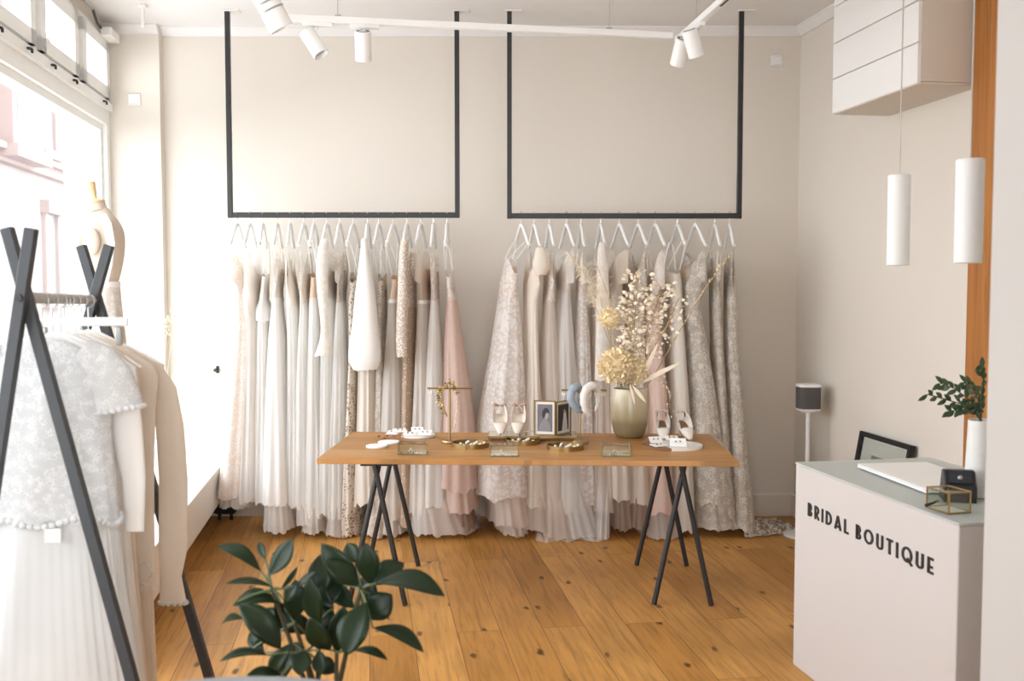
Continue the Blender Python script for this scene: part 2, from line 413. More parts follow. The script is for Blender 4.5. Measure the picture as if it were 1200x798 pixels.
# cornice and baseboards
cv = MB()
pr = [(0, -.06), (.012, -.06), (.02, -.045), (.045, -.018), (.055, -.012), (.055, 0), (0, 0)]
def run(mb, p0, p1, inward, z):
    a = [Vector((*p0, z)) + Vector(inward) * d + V(0, 0, h) for d, h in pr]; b = [Vector((*p1, z)) + Vector(inward) * d + V(0, 0, h) for d, h in pr]
    mb.loft([a, b], True, True)
run(cv, (pl_r, BACK), (rwall(BACK), BACK), (0, -1, 0), CEIL)
struct(cv.build('trim_1', 'ceiling_paint', smooth=0))
cv = MB(); run(cv, (rwall(BACK), BACK), (rwall(2.2), 2.2), -N, CEIL); struct(cv.build('trim_2', 'ceiling_paint', smooth=0))
cv = MB(); run(cv, lw(W1), (pl_r, W1), (0, -1, 0), CEIL); struct(cv.build('trim_3', 'ceiling_paint', smooth=0))
def base(mb, p0, p1, n, h=.16, t=.022):
    p0, p1, n = V(*p0, 0), V(*p1, 0), Vector(n)
    ring = lambda p: [p, p + n * t, p + n * t + V(0, 0, h - .012), p + n * (t - .01) + V(0, 0, h), p + V(0, 0, h)]
    mb.loft([ring(p0), ring(p1)], True, True)
bb = MB(); base(bb, (pl_r, BACK), (rwall(BACK) - .0, BACK), (0, -1, 0)); struct(bb.build('baseboard_back', 'wall_paint', smooth=0))
bb = MB(); base(bb, (rwall(BACK), BACK), (rwall(5.02), 5.02), -N); struct(bb.build('baseboard_right', 'wall_paint', smooth=0))
# low window platform
p_top, p_bot, p_d = 0.425, 0.19, 0.77
pf = thing('window_platform', 'long white display platform under the shop window, raised on a recessed plinth', 'platform', (*lw(5.0, .4), 0))
pm = strip(3.85, W1 - .005, p_bot, p_top, 0.005, p_d); pm.build('deck', 'white_gloss', pf, bevel=.004, smooth=0)
pm = strip(3.9, W1 - .01, 0.0, p_bot, 0.02, p_d - .16); pm.build('plinth', 'white_paint', pf, smooth=0)

# foreground wall end on the right, hiding the end of the counter
pc = at(1169, 150, 2.45)
x0 = at(1158, 440, 2.45).x
struct(MB().slab([(x0, 2.45), (x0 + .62, 2.45 - .09), (x0 + .80, 2.7), (x0 * 2.75 / 2.45 + .03, 2.75)], 0, CEIL).build('wall_pillar', 'pillar_paint', smooth=0))

# timber post on the right wall
ty = 4.72
a0 = V(rwall(4.80), 4.80, 0)
tb = MB(); L = .26
tb.box(a0 + U * (L / 2 + .0) - N * .035 + V(0, 0, 1.5), (.07, L, 3.0), ANG * 1)
tbo = tb.build('timber_post', 'beam_timber', None, origin=a0 + U * L / 2, smooth=0)
tag(tbo, 'brown timber post fixed upright to the right wall', 'post')
# boxed-in planked cabinet under the ceiling
cb0 = V(rwall(5.68), 5.68, 0); cl = .87
bx = thing('wall_cabinet', 'white planked boxing under the ceiling on the right wall', 'cabinet', (cb0.x, cb0.y, 2.55))
d_ = .335
mid = cb0 + U * cl / 2 - N * (d_ / 2)
MB().box(mid + V(0, 0, (2.565 + CEIL) / 2), (d_ - .02, cl - .004, CEIL - 2.565), ANG).build('carcass', 'wall_paint', bx, smooth=0)
zz = [2.552, 2.745, 2.94, 3.14, CEIL]
for i in range(4):
    MB().box(cb0 + U * cl / 2 - N * (d_ - .004) + V(0, 0, (zz[i] + zz[i+1]) / 2), (.02, cl, zz[i+1] - zz[i] - .006), ANG, .002).build('plank', 'white_gloss', bx, smooth=0)
MB().box(mid + V(0, 0, 2.557), (d_ - .004, cl - .01, .012), ANG).build('bottom_panel', 'wall_paint', bx, smooth=0)

# switches
def plate(name, c, n, label, cat, s=.08):
    t = thing(name, label, cat, c); n = Vector(n); rz = math.atan2(n.x, -n.y)
    MB().box(Vector(c) + n * .004, (s, .008, s), rz, .003).build('plate', 'white_plastic', t, smooth=0)
    MB().box(Vector(c) + n * .009, (s * .68, .008, s * .68), rz, .003).build('rocker', 'white_plastic', t, smooth=0)
plate('wall_switch', at(158, 117, W1 - .002), (0, -1, 0), 'square white switch plate high on the wall pier beside the shop window', 'switch')
plate('wall_switch', at(910, 71, BACK - .002), (0, -1, 0), 'square cream switch plate high on the back wall near the right corner', 'switch')
c = at(255, 433, BACK - .002)
wh = thing('wall_hook', 'tiny black hook on the back wall left of the gowns', 'hook', c)
MB().lathe([(.006, 0), (.006, .05), (.012, .052), (.012, .06)], c, 10, M=Matrix.Rotation(PI / 2, 4, 'X')).build('peg', 'dark_plastic', wh)
MB().box(c + V(0, -.004, 0), (.02, .008, .05), 0, .003).build('plate', 'dark_plastic', wh)
# small white ceiling bracket and the window opener gear
c = at(167, 8, 6.3); c.z = CEIL
cbk = thing('ceiling_bracket', 'small white bracket hanging from the ceiling above the wall pier', 'bracket', c)
MB().box(c - V(0, 0, .07), (.02, .02, .14), 0, .003).build('stem', 'white_plastic', cbk, smooth=0)
MB().box(c - V(0, 0, .008), (.05, .05, .016), 0, .003).build('plate', 'white_plastic', cbk, smooth=0)
oc = V(*lw(6.62, .07), 3.235)
wo = thing('window_opener', 'white fanlight opener with dark lever above the last upper window', 'window opener', oc)
MB().box(oc, (.07, .22, .06), ANG, .006).build('housing', 'white_plastic', wo)
MB().tube([oc - N * .03 + U * .1 + V(0, 0, .02), oc - N * .03 + U * .2 + V(0, 0, .03), oc - N * .02 + U * .33 + V(0, 0, .075)], .009).build('lever', 'dark_plastic', wo)
MB().tube([oc - N * .02 + U * .33 + V(0, 0, .075), oc - N * .02 + U * 2.2 + V(0, 0, .08)], .005).build('rod', 'grey_metal', wo)
# radiator pipes by the platform
c = gz(266, 603)
c.y = 6.72; c.x = at(266, 600, 6.72).x
rp = thing('heating_pipe', 'dark heating pipes on the skirting behind the first gown', 'pipe', (c.x, c.y, 0))
for dx in (-.05, .03): MB().tube([(c.x + dx, c.y, .0), (c.x + dx, c.y, .13), (c.x + dx, c.y + .1, .14)], .011, 10).build('pipe', 'black_steel', rp)
MB().box((c.x - .01, c.y - .01, .07), (.15, .05, .05), 0, .01).build('valve_block', 'dark_plastic', rp)

# ------------------------------------------------------------------ street
def fc(y, d=0.0): return V(-9.0 - SK * y, y, 0) + N * d
st = MB(); st.slab([(-10, -20), (-1.9, -20), (lwall(60) - .35, 60), (fc(60).x - .5, 60)], -.3, -.02)
struct(st.build('street', 'asphalt', smooth=0))
bd = thing('town_house', 'pale pink town house with bay windows across the street', 'building', tuple(fc(29)))
MB().slab([tuple(fc(14))[:2], tuple(fc(60))[:2], tuple(fc(60, -4))[:2], tuple(fc(14, -4))[:2]][::-1], -.1, 18).build('facade', 'stone_pale', bd, smooth=0)
def fbox(mb, y0, y1, z0, z1, d): mb.slab([tuple(fc(y0, -.1))[:2], tuple(fc(y1, -.1))[:2], tuple(fc(y1, d))[:2], tuple(fc(y0, d))[:2]][::-1], z0, z1)
cn = MB()
for z in (4.6, 8.4, 12.4): fbox(cn, 14, 60, z, z + .25, .25); fbox(cn, 14, 60, z + .25, z + .4, .45)
cn.build('cornice', 'stone_pink', bd, smooth=0)
for y in (19.5, 25.2, 31.5, 38):
    by = MB()
    w = .95 if y != 25.2 else 1.15
    for z0, z1 in ((5.0, 8.2), (8.9, 12.2)):
        fbox(by, y - w, y + w, z0, z1, .55); fbox(by, y - w - .15, y + w + .15, z0 - .3, z0, .7); fbox(by, y - w - .15, y + w + .15, z1, z1 + .25, .75)
        fbox(by, y - w - .05, y + w + .05, z1 + .25, z1 + .7, .6)
    by.build('bay', 'stone_pink', bd, smooth=0)
    for z0, z1 in ((5.4, 7.7), (9.3, 11.7)):
        for a in (-.5, .5):
            g = MB(); fbox(g, y + a * w - .28, y + a * w + .28, z0, z1, .58); g.build('window', 'far_glass', bd, smooth=0)
for y in (22.3, 28.4, 34.8):
    for z0, z1 in ((1.2, 3.6), (5.4, 7.7), (9.3, 11.7)):
        s_ = MB(); fbox(s_, y - .75, y + .75, z0 - .25, z0, .2); fbox(s_, y - .75, y + .75, z1, z1 + .35, .25); fbox(s_, y - .68, y - .45, z0, z1, .12); fbox(s_, y + .45, y + .68, z0, z1, .12)
        s_.build('window_surround', 'stone_pink', bd, smooth=0)
        g = MB(); fbox(g, y - .45, y + .45, z0, z1, .03); g.build('window', 'far_glass', bd, smooth=0)
aw = MB().tube([at(48, 20, 7.3), at(62, 45, 7.2), at(72, 85, 7.1), at(80, 128, 7.05), at(88, 170, 7.0), at(93, 200, 7.0)], .022, 8)
aw = aw.build('awning_arm', 'white_paint', None, origin=at(93, 200, 7.0)); tag(aw, 'pale curved awning arm outside the shop window', 'awning arm')
# ------------------------------------------------------------------ hanging rails and gowns
RY = 6.43
def clothes_rail(x0, x1, zb, label):
    t = thing('clothes_rail', label, 'clothes rail', ((x0 + x1) / 2, RY, CEIL))
    for x in (x0, x1):
        MB().box((x, RY, (zb - .018 + CEIL - .006) / 2), (.030, .030, CEIL - .006 - zb + .018), 0, .002).build('post', 'black_steel', t, smooth=0)
        MB().box((x + (.025 if x == x1 else .025), RY, CEIL - .004), (.11, .06, .008), 0, .002).build('ceiling_plate', 'ceiling_paint', t, smooth=0)
    MB().box(((x0 + x1) / 2, RY, zb), (x1 - x0 - .03, .030, .034), 0, .002).build('bar', 'black_steel', t, smooth=0)
ZB = at(400, 252, RY).z
clothes_rail(at(270, 251, RY).x, at(536, 252, RY).x, ZB, 'black steel clothes rail hung from the ceiling above the left row of gowns')
clothes_rail(at(597, 252, RY).x, at(866, 253, RY).x, at(730, 253, RY).z, 'black steel clothes rail hung from the ceiling above the right row of gowns')

cloth('satin_white', (0.93, 0.91, 0.88), 0.2, rough=0.5, bump=0.05, spec=0.35)
cloth('chiffon_white', (0.95, 0.935, 0.91), 0.55, bump=.1)
cloth('tulle_white', (0.93, 0.90, 0.87), 0.45, alpha=0.72, bump=.1)
cloth('tulle_grey', (0.86, 0.81, 0.75), 0.45, alpha=0.88, bump=.1)
cloth('ivory_crepe', (0.90, 0.85, 0.77), 0.25, rough=0.6, bump=.1)
cloth('cream_chiffon', (0.90, 0.83, 0.74), 0.4, bump=.1)
cloth('tulle_cream', (0.88, 0.79, 0.71), 0.45, alpha=0.7, bump=.1)
cloth('tulle_blush', (0.84, 0.66, 0.58), 0.4, alpha=0.9, dots=((0.95, 0.88, 0.84), 75, 0.12), bump=.1)
cloth('blush_satin', (0.82, 0.62, 0.54), 0.2, rough=0.55, spec=0.3, bump=.1)
cloth('tulle_brown', (0.56, 0.43, 0.35), 0.4, alpha=0.6)
cloth('lace_white', (0.94, 0.92, 0.89), 0.35, lace=(0.84, 0.78, 0.71), scale=75, cover=0.55, bump=0.5)
cloth('lace_blush', (0.93, 0.89, 0.85), 0.35, lace=(0.88, 0.77, 0.69), scale=60, cover=0.58, bump=0.4, dots=((0.97, 0.95, 0.93), 55, 0.18))
cloth('lace_ivory', (0.88, 0.83, 0.76), 0.3, lace=(0.69, 0.61, 0.52), scale=75, cover=0.58, bump=0.7)
cloth('lace_nude', (0.86, 0.79, 0.70), 0.2, lace=(0.46, 0.33, 0.22), scale=45, cover=0.68, bump=0.6)
cloth('lace_heavy', (0.89, 0.84, 0.77), 0.3, lace=(0.70, 0.62, 0.53), scale=60, cover=0.60, bump=0.9, dots=((0.96, 0.93, 0.88), 45, 0.16))
cloth('lace_train', (0.84, 0.79, 0.71), 0.15, lace=(0.38, 0.28, 0.19), scale=70, cover=0.62, bump=1.0)
cloth('tulle_petals', (0.85, 0.77, 0.71), 0.45, alpha=0.92, flakes=((0.96, 0.94, 0.92), 42), bump=.2)
cloth('bead_beige', (0.66, 0.55, 0.45), 0.15, dots=((0.95, 0.92, 0.88), 80, 0.36), bump=0.4, rough=0.5)
cloth('dot_tulle', (0.58, 0.44, 0.33), 0.25, dots=((0.93, 0.87, 0.80), 48, 0.2), bump=0.2)
cloth('nude_lining', (0.68, 0.45, 0.28), 0.2)
cloth('nude_pale', (0.84, 0.67, 0.52), 0.25)
cloth('strap_white', (0.93, 0.90, 0.86), 0.1)

# the hanger: built once, copied for every gown. It lies along local -Y (towards the viewer) / +Y
HX = .195; HD = .135; HT = .085        # half span, drop of the shoulders, hook height above the neck
def make_hanger(name):
    t = thing(name, 'white wooden hanger', 'hanger', (0, 0, 0))
    w = MB()
    for s in (-1, 1):
        pts = [V(0, s * a, -HD * f) for a, f in ((0, -.02), (.03, .06), (.08, .34), (.14, .74), (HX, 1.02))]
        w.tube(pts, [.011, .012, .011, .0105, .010], 8, flat=1.0)
    w.ball((0, 0, 0), .014, 8)
    w.build('yoke', 'white_plastic', t)
    hk = MB(); R = .022; top = HT
    pts = [V(0, 0, .005), V(0, 0, top - 2 * R)] + [V(0, 0 + R * math.sin(a) , top - R - R * math.cos(a)) for a in [i * PI / 8 * 1.0 for i in range(2, 14)]]
    pts = [V(0, 0, .005), V(0, 0, top - 2 * R - .006)] + [V(0, R * math.sin(a), top - R - R * math.cos(a)) for a in [PI * (0.0 + i / 9) for i in range(0, 13)]]
    hk.tube(pts, .0028, 6)
    hk.build('hook', 'hook_metal', t)
    return t
HPROTO = make_hanger('hanger')
HFREE = [True]
def place_hanger(apex_px, l_px, r_px, near_left, label, group):
    """returns frame of the hanger: neck, e1 towards the viewer along the yoke, e2 across"""
    x = at(apex_px, 262, RY).x
    zr = ZB + .017 + .004
    nz = zr - HT
    ya, yb = RY - .19, RY + .19
    pn, pf = (l_px, r_px) if near_left else (r_px, l_px)
    a = at(pn, 289, ya).x; b = at(pf, 289, yb).x
    e1 = V(a - b, ya - yb, 0).normalized()
    rz = math.atan2(e1.x, -e1.y)
    if HFREE[0]:
        HFREE[0] = False; o = HPROTO; o.location = (x, RY, nz); o.rotation_euler = (0, 0, rz); o['label'] = label; o['group'] = group
    else: o = copy_thing(HPROTO, (x, RY, nz), rz, label, group)
    c = V(x, RY, nz)
    return c, e1, V(-e1.y, e1.x, 0)

def ring(c, e1, e2, z, wx, wd, n, amp, k, ph, rnd, sq=2.4, zfun=None, drift=0.0):
    out = []
    for i in range(n):
        t = 2 * PI * i / n
        cx, sx = math.cos(t), math.sin(t)
        a = math.copysign(abs(cx) ** (2 / sq), cx); b = math.copysign(abs(sx) ** (2 / sq), sx)
        wob = noise.noise(Vector((cx * 1.5 + rnd, sx * 1.5, z * 1.2 + rnd))) * 1.3
        pl = math.cos(k * t + ph + wob)
        pl2 = noise.noise(Vector((cx * 4 + rnd * 3, sx * 4, z * .8)))
        r = 1 + amp * pl * .19 + amp * pl2 * .6
        # pleats push the cloth out and in, mostly along the yoke where the tube is deep
        p = c + e2 * (a * wx * (1 + (r - 1) * .6)) + e1 * (b * wd * (1 + (r - 1) * .9))
        zz = z if zfun is None else zfun(t, z)
        out.append(V(p.x, p.y, zz))
    return out
def tube_cloth(mb, fr, keys, z0, z1, rows, n, k, ph, rnd, hem=0.0, dip=None, sq=2.4):
    """keys: (z, offset along e2, half width e2, half depth e1, pleat amount)"""
    c, e1, e2 = fr
    keys = sorted(keys)
    rings = []
    for i in range(rows + 1):
        q = i / rows; z = z0 + (z1 - z0) * q
        ox, wx, wd, am = cr(keys, z)
        zf = None
        if hem and i == rows:
            zf = lambda t, zz: zz + hem * (math.sin(k * t + ph) * .14 + 1.0 * noise.noise(Vector((math.cos(t) * 2.5 + rnd, math.sin(t) * 2.5, 0))) + .5 * noise.noise(Vector((math.cos(t) * 8 + rnd, math.sin(t) * 8, 3))))
        if dip:
            if isinstance(dip, tuple):       # pointed shoulders: armholes at the ends, necklines front and back
                def zf(t, zz, q=q):
                    s = abs(math.sin(t)); s0 = .84
                    f = dip[0] * ((s - s0) / (1 - s0)) ** .75 if s > s0 else dip[1] * ((s0 - s) / s0) ** .8
                    return zz - f * (1 - q) ** 1.2
            else:
                zf = lambda t, zz, q=q: zz - dip * abs(math.sin(t)) ** 1.6 * (1 - q) ** 1.3
        base = V(c.x, c.y, 0) + e2 * ox
        rings.append(ring(base, e1, e2, z, wx, wd, n, am, k, ph, rnd, sq, zf))
    mb.loft(rings, closed=True)
    return mb
def zpx(y, yy=6.28): return at(600, y, yy).z
def xoff(fr, px, y, yy=6.28):           # offset across the hanger plane of a point seen at (px, y)
    c, e1, e2 = fr
    p = at(px, y, yy); w = p - c
    # remove the part along e1 so that the point lies at depth yy on the garment
    return (w - e1 * ((yy - c.y) / e1.y)).x / e2.x
def gown(h, name, label, group, sil, top, waist, hem, body, skirt, k=14, depth=(.15, .24), dip=.06, lining='nude_pale', straps=1, under=None, pleat=(.05, .16), waistband=None, rnd=None, alpha_skirt=None, sleeve=None, peplum=None, train=None, strapmat='strap_white', bow=None):
    fr = h; c, e1, e2 = fr
    rnd = rnd if rnd is not None else random.random() * 50
    t = thing(name, label, 'gown', (c.x, c.y, c.z - HD), group)
    keys = []
    for (y, xl, xr) in sil:
        a, b = xoff(fr, xl, y), xoff(fr, xr, y)
        keys.append([zpx(y), (a + b) / 2, abs(b - a) / 2])
    sheer = straps <= 1 and top < 314
    if sheer: top = 291; straps = 0
    ztop, zw, zh = zpx(top), zpx(waist), zpx(hem)
    k = max(4, round(k * .8))
    kk = []
    for z, o, w in keys:
        if z > zw:
            q = min(1, (z - zw) / max(.05, ztop - zw)); am = .03
            if sheer: d = depth[0] + (HX * .98 - depth[0]) * q; w = w * (1 - q ** 2.2) + .012 * q ** 2.2
            else: d = depth[0] * (1 - .15 * q); w *= 1 - .25 * q
        else:
            q = min(1, (zw - z) / max(.1, zw - zh)); d = depth[0] * .85 + (depth[1] - depth[0] * .85) * q; am = pleat[0] + (pleat[1] - pleat[0]) * min(1, q * 2)
        kk.append((z, o, w, d, am))
    if sheer:
        kk = [r for r in kk if r[0] < ztop - .01] + [(ztop, cr(sorted(kk), ztop)[0], .012, HX * .98, .0)]
        hs = xoff(fr, 0, 0) if False else 0.0
        kk[-1] = (ztop, 0.0, .012, HX * .98, .0)
        da = min(ztop - zw - .05, .20 + .06 * random.random()); dip = (da, da * random.uniform(.45, .8))
    kk.sort()
    ph = random.random() * 6
    b = MB(); tube_cloth(b, fr, kk, ztop, zw - .004, 12, 88 if sheer else 40, 8, ph, rnd, dip=dip)
    b.build('bodice', body, t, smooth=60)
    if lining:
        l = MB(); k2 = [(z, o, w * .8, d * .9, .02) for z, o, w, d, am in kk]
        tube_cloth(l, fr, k2, ztop - (dip[0] * .62 if sheer else .05), zw + .02, 7, 28, 5, ph + 1, rnd, dip=.03 if sheer else dip * .75)
        l.build('lining', lining, t, smooth=60)
    s = MB(); tube_cloth(s, fr, kk, zw + .004, zh, 22, 88, k, ph, rnd, hem=.032)
    s.build('skirt', skirt, t, smooth=75)
    if waistband:
        w = MB(); ox, wx, wd, am = cr(kk, zw)
        tube_cloth(w, fr, [(zw - .1, ox, wx * 1.08, wd * 1.05, 0), (zw + .1, ox, wx * 1.08, wd * 1.05, 0)], zw + .012, zw - .012, 2, 36, 3, 0, 0)
        w.build('waistband', waistband, t)
    ox, wx, wd, am = cr(kk, ztop)
    if straps:
        for sgn in (1, -1):
            hp = c + e1 * (sgn * HX * .86) - V(0, 0, HD * .86 - .012)
            for sd in (1, -1):
                q = V(c.x, c.y, ztop - .005) + e2 * (ox + sd * wx * .93) + e1 * (sgn * wd * .45)
                mb = MB(); hp2 = hp + e2 * sd * .011
                mb.tube([hp, hp2, hp2 * .6 + q * .4 + e2 * sd * .003, q], [.004 * straps] * 4, 5, flat=.5)
                mb.build('strap', strapmat, t)
    if peplum:
        y0, y1, w0, mat = peplum
        p = MB(); z0, z1 = zpx(y0), zpx(y1); o0 = cr(kk, z0)
        wpx = w0 / 185
        tube_cloth(p, fr, [(z1, o0[0], wpx, o0[2] * 1.0, .14), ((z0 + z1) / 2, o0[0], wpx * .95, o0[2], .1), (z0, o0[0], o0[1] * .9, o0[2] * .9, .05)], z0, z1, 8, 60, 11, ph, rnd + 3, hem=.012)
        p.build('peplum', mat, t, smooth=75)
    if sleeve:
        sl_keys, mat, dp = sleeve
        kk2 = []
        for (y, xl, xr, d) in sl_keys:
            yy = RY - dp
            a, b_ = at(xl, y, yy), at(xr, y, yy)
            kk2.append((at(600, y, yy).z, (a.x + b_.x) / 2 - c.x, abs(b_.x - a.x) / 2, d, .05))
        kk2.sort(); m = MB()
        fr2 = (V(c.x, RY - dp, 0), V(0, -1, 0), V(1, 0, 0))
        tube_cloth(m, fr2, kk2, kk2[-1][0], kk2[0][0], 16, 36, 5, ph, rnd + 9, hem=.008)
        m.build('sleeve', mat, t, smooth=70)
    if under:
        for (y0, y1, xl, xr, mat, d0, am) in under:
            z0, z1 = zpx(y0), max(.006, at(600, y1, 6.22).z)
            a, b_ = xoff(fr, xl, y1), xoff(fr, xr, y1)
            o0, w0, dd, _ = cr(kk, z0)
            u = MB()
            k3 = [(z1 - .001, (a + b_) / 2, abs(b_ - a) / 2, d0, am), (z1 + (z0 - z1) * .35, ((a + b_) / 2 * .6 + o0 * .4), abs(b_ - a) / 2 * .85, d0 * .93, am * .9), (z0, o0, w0 * .9, dd * .92, .06)]
            tube_cloth(u, fr, k3, z0, z1 + .006, 12, 110, random.choice((13, 15, 17)), random.random() * 6, rnd + 20, hem=.022)
            u.build('underskirt', mat, t, smooth=80)
    return t

def row(prefix, rail, data, group, hgroup, near_left):
    n = len(data)
    for i, d in enumerate(data):
        ap, lp, rp, nm, desc, kw = d
        pos = ORD[i] + ' from left' if i < n - 1 else 'at right end'
        h = place_hanger(ap, lp, rp, near_left(i), 'white hanger, %s on the %s, holding the %s' % (pos, rail, kw.pop('short')), hgroup)
        gown(h, nm, '%s, %s, %s' % (desc, pos, rail), group, **kw)

L = []
def g(ap, l, r, nm, desc, short, **kw): kw['short'] = short; L.append((ap, l, r, nm, desc, kw))
g(278, 268, 286, 'wedding_gown', 'white lace gown with pale pink glitter showing through', 'pink-tinted lace gown',
  sil=[(300, 268, 285), (335, 269, 288), (380, 268, 292), (450, 263, 294), (520, 258, 294), (590, 252, 293)], top=312, waist=345, hem=580, body='lace_blush', skirt='lace_blush', dip=.05, under=[(560, 596, 254, 296, 'tulle_white', .25, .14)], depth=(.15, .26))
g(293, 287, 302, 'wedding_gown', 'sheer white gown with deep open neckline', 'sheer white gown',
  sil=[(300, 284, 300), (345, 280, 300), (380, 281, 300), (450, 280, 302), (590, 276, 306)], top=300, waist=372, hem=585, body='chiffon_white', skirt='chiffon_white', dip=.10, depth=(.15, .25), k=16)
g(308, 305, 314, 'wedding_gown', 'slim white gown with puffed peplum at the waist', 'peplum gown',
  sil=[(300, 304, 313), (330, 303, 312), (352, 301, 311), (380, 299, 312), (450, 298, 314), (590, 293, 318)], top=320, waist=356, hem=588, body='satin_white', skirt='chiffon_white', dip=.02, straps=1.6, peplum=(350, 377, 10.5, 'chiffon_white'), depth=(.14, .235), k=16)
g(325, 320, 330, 'wedding_gown', 'full white satin gown with lace bodice', 'full satin gown',
  sil=[(305, 317, 330), (335, 317, 327), (350, 316, 327), (400, 311, 332), (450, 308, 336), (520, 305, 341), (590, 303, 346)], top=312, waist=351, hem=588, body='lace_white', skirt='satin_white', dip=.06, waistband='strap_white', depth=(.14, .285), k=9, pleat=(.03, .10), under=[(555, 622, 307, 347, 'chiffon_white', .3, .14)])
g(340, 338, 346, 'wedding_gown', 'white gown with plain crossed V-neck bodice', 'V-neck gown',
  sil=[(285, 338, 345), (310, 332, 342), (335, 332, 346), (358, 333, 347), (400, 334, 348), (500, 334, 352), (600, 334, 354)], top=300, waist=359, hem=592, body='ivory_crepe', skirt='chiffon_white', dip=.04, depth=(.15, .24), k=17)
g(356, 347, 361, 'wedding_gown', 'white chiffon gown with narrow lace bodice', 'narrow chiffon gown',
  sil=[(305, 347, 359), (340, 349, 358), (360, 348, 358), (400, 346, 359), (450, 344, 362), (520, 342, 366), (600, 340, 370)], top=303, waist=356, hem=594, body='lace_white', skirt='chiffon_white', dip=.06, depth=(.15, .25), k=18, under=[(570, 616, 346, 374, 'tulle_white', .27, .16)])
g(368, 362, 373, 'wedding_gown', 'white pleated gown on thin straps with nude cups', 'pleated gown with nude cups',
  sil=[(310, 361, 371), (345, 360, 371), (370, 359, 371), (450, 357, 374), (520, 355, 378), (600, 352, 384)], top=318, waist=349, hem=604, body='nude_pale', skirt='chiffon_white', dip=.04, depth=(.15, .255), k=18, lining='nude_lining', under=[(575, 624, 352, 384, 'tulle_white', .28, .16)])
g(383, 375, 389, 'wedding_gown', 'white gown with long bell-shaped lace sleeve hanging in front', 'bell-sleeved lace gown',
  sil=[(300, 375, 388), (345, 375, 387), (380, 373, 388), (450, 371, 391), (600, 368, 396)], top=300, waist=350, hem=600, body='lace_white', skirt='chiffon_white', dip=.05, depth=(.14, .24), lining='nude_lining', k=16,
  sleeve=([(280, 379, 386, .03), (290, 373, 385, .045), (330, 371, 384, .045), (380, 376, 385, .04), (398, 375, 386, .045), (417, 369, 389, .06)], 'lace_white', .26))
g(398, 392, 403, 'wedding_gown', 'white A-line gown with lace bodice and nude lining', 'A-line gown with nude lining',
  sil=[(300, 392, 402), (335, 393, 400), (355, 391, 400), (400, 388, 402), (450, 386, 404), (520, 383, 406), (600, 380, 410)], top=302, waist=354, hem=606, body='lace_ivory', skirt='chiffon_white', dip=.05, lining='nude_lining', depth=(.14, .25), k=18, under=[(580, 628, 380, 408, 'tulle_white', .27, .15)])
g(414, 406, 422, 'wedding_gown', 'slim beige gown in white lace over nude', 'nude and lace gown',
  sil=[(310, 405, 418), (350, 405, 415), (400, 405, 415), (450, 405, 414), (520, 402, 415), (600, 397, 420)], top=318, waist=360, hem=626, body='lace_nude', skirt='lace_nude', dip=.07, lining='nude_lining', depth=(.14, .245), k=7, pleat=(.03, .08))
g(431, 428, 435, 'wedding_gown', 'bright white satin gown with balloon sleeve', 'satin balloon-sleeved gown',
  sil=[(300, 424, 434), (350, 420, 436), (430, 417, 439), (520, 415, 441), (600, 412, 446)], top=302, waist=360, hem=590, body='satin_white', skirt='cream_chiffon', dip=.04, lining=None, depth=(.13, .25), k=12,
  sleeve=([(280, 424, 430, .03), (300, 422, 433, .05), (340, 417, 439, .07), (380, 413, 443, .085), (408, 409, 446, .095), (424, 409, 446, .09), (433, 414, 442, .07)], 'satin_white', .25))
g(444, 438, 450, 'wedding_gown', 'taupe lace gown half hidden behind the balloon sleeve', 'half-hidden taupe lace gown',
  sil=[(310, 438, 449), (345, 439, 448), (400, 438, 448), (500, 436, 450), (600, 432, 456)], top=320, waist=356, hem=600, body='lace_nude', skirt='lace_ivory', dip=.05, lining='nude_lining', depth=(.12, .21), k=10, under=[(580, 630, 425, 462, 'lace_ivory', .25, .14)])
g(461, 451, 468, 'wedding_gown', 'pale grey tulle A-line gown with taupe bodice', 'grey tulle gown',
  sil=[(310, 452, 468), (335, 454, 466), (352, 452, 464), (400, 447, 467), (450, 444, 470), (520, 440, 474), (600, 436, 480)], top=322, waist=353, hem=602, body='nude_pale', skirt='tulle_grey', dip=.03, lining='nude_lining', depth=(.14, .25), k=20, waistband='strap_white', under=[(575, 628, 440, 476, 'lace_white', .24, .14)])
g(477, 471, 482, 'wedding_gown', 'dotted nude gown with silver beaded long sleeve in front', 'beaded gown',
  sil=[(300, 470, 484), (350, 469, 483), (420, 468, 482), (520, 467, 483), (600, 464, 487)], top=300, waist=360, hem=612, body='bead_beige', skirt='dot_tulle', dip=.05, lining=None, depth=(.14, .235), k=8, pleat=(.03, .08),
  sleeve=([(281, 470, 480, .035), (295, 468, 478, .045), (340, 466, 478, .045), (400, 464, 477, .045), (418, 465, 477, .04)], 'bead_beige', .25))
g(493, 487, 500, 'wedding_gown', 'pale pleated tulle gown on thin straps', 'pale pleated tulle gown',
  sil=[(305, 487, 499), (335, 488, 498), (353, 487, 498), (400, 484, 499), (450, 482, 502), (520, 479, 508), (600, 476, 515)], top=300, waist=354, hem=600, body='tulle_cream', skirt='tulle_grey', dip=.06, lining='nude_lining', depth=(.14, .255), k=18, waistband='strap_white', under=[(565, 625, 478, 524, 'tulle_white', .28, .15)])
g(508, 505, 511, 'wedding_gown', 'white gown with flower-trimmed bodice', 'flower-trimmed white gown',
  sil=[(300, 504, 511), (325, 503, 512), (350, 503, 512), (400, 499, 515), (450, 496, 518), (520, 492, 524), (590, 488, 530)], top=308, waist=352, hem=590, body='tulle_petals', skirt='chiffon_white', dip=.05, lining='nude_lining', depth=(.14, .265), k=14, under=[(560, 626, 492, 560, 'tulle_cream', .28, .15)])
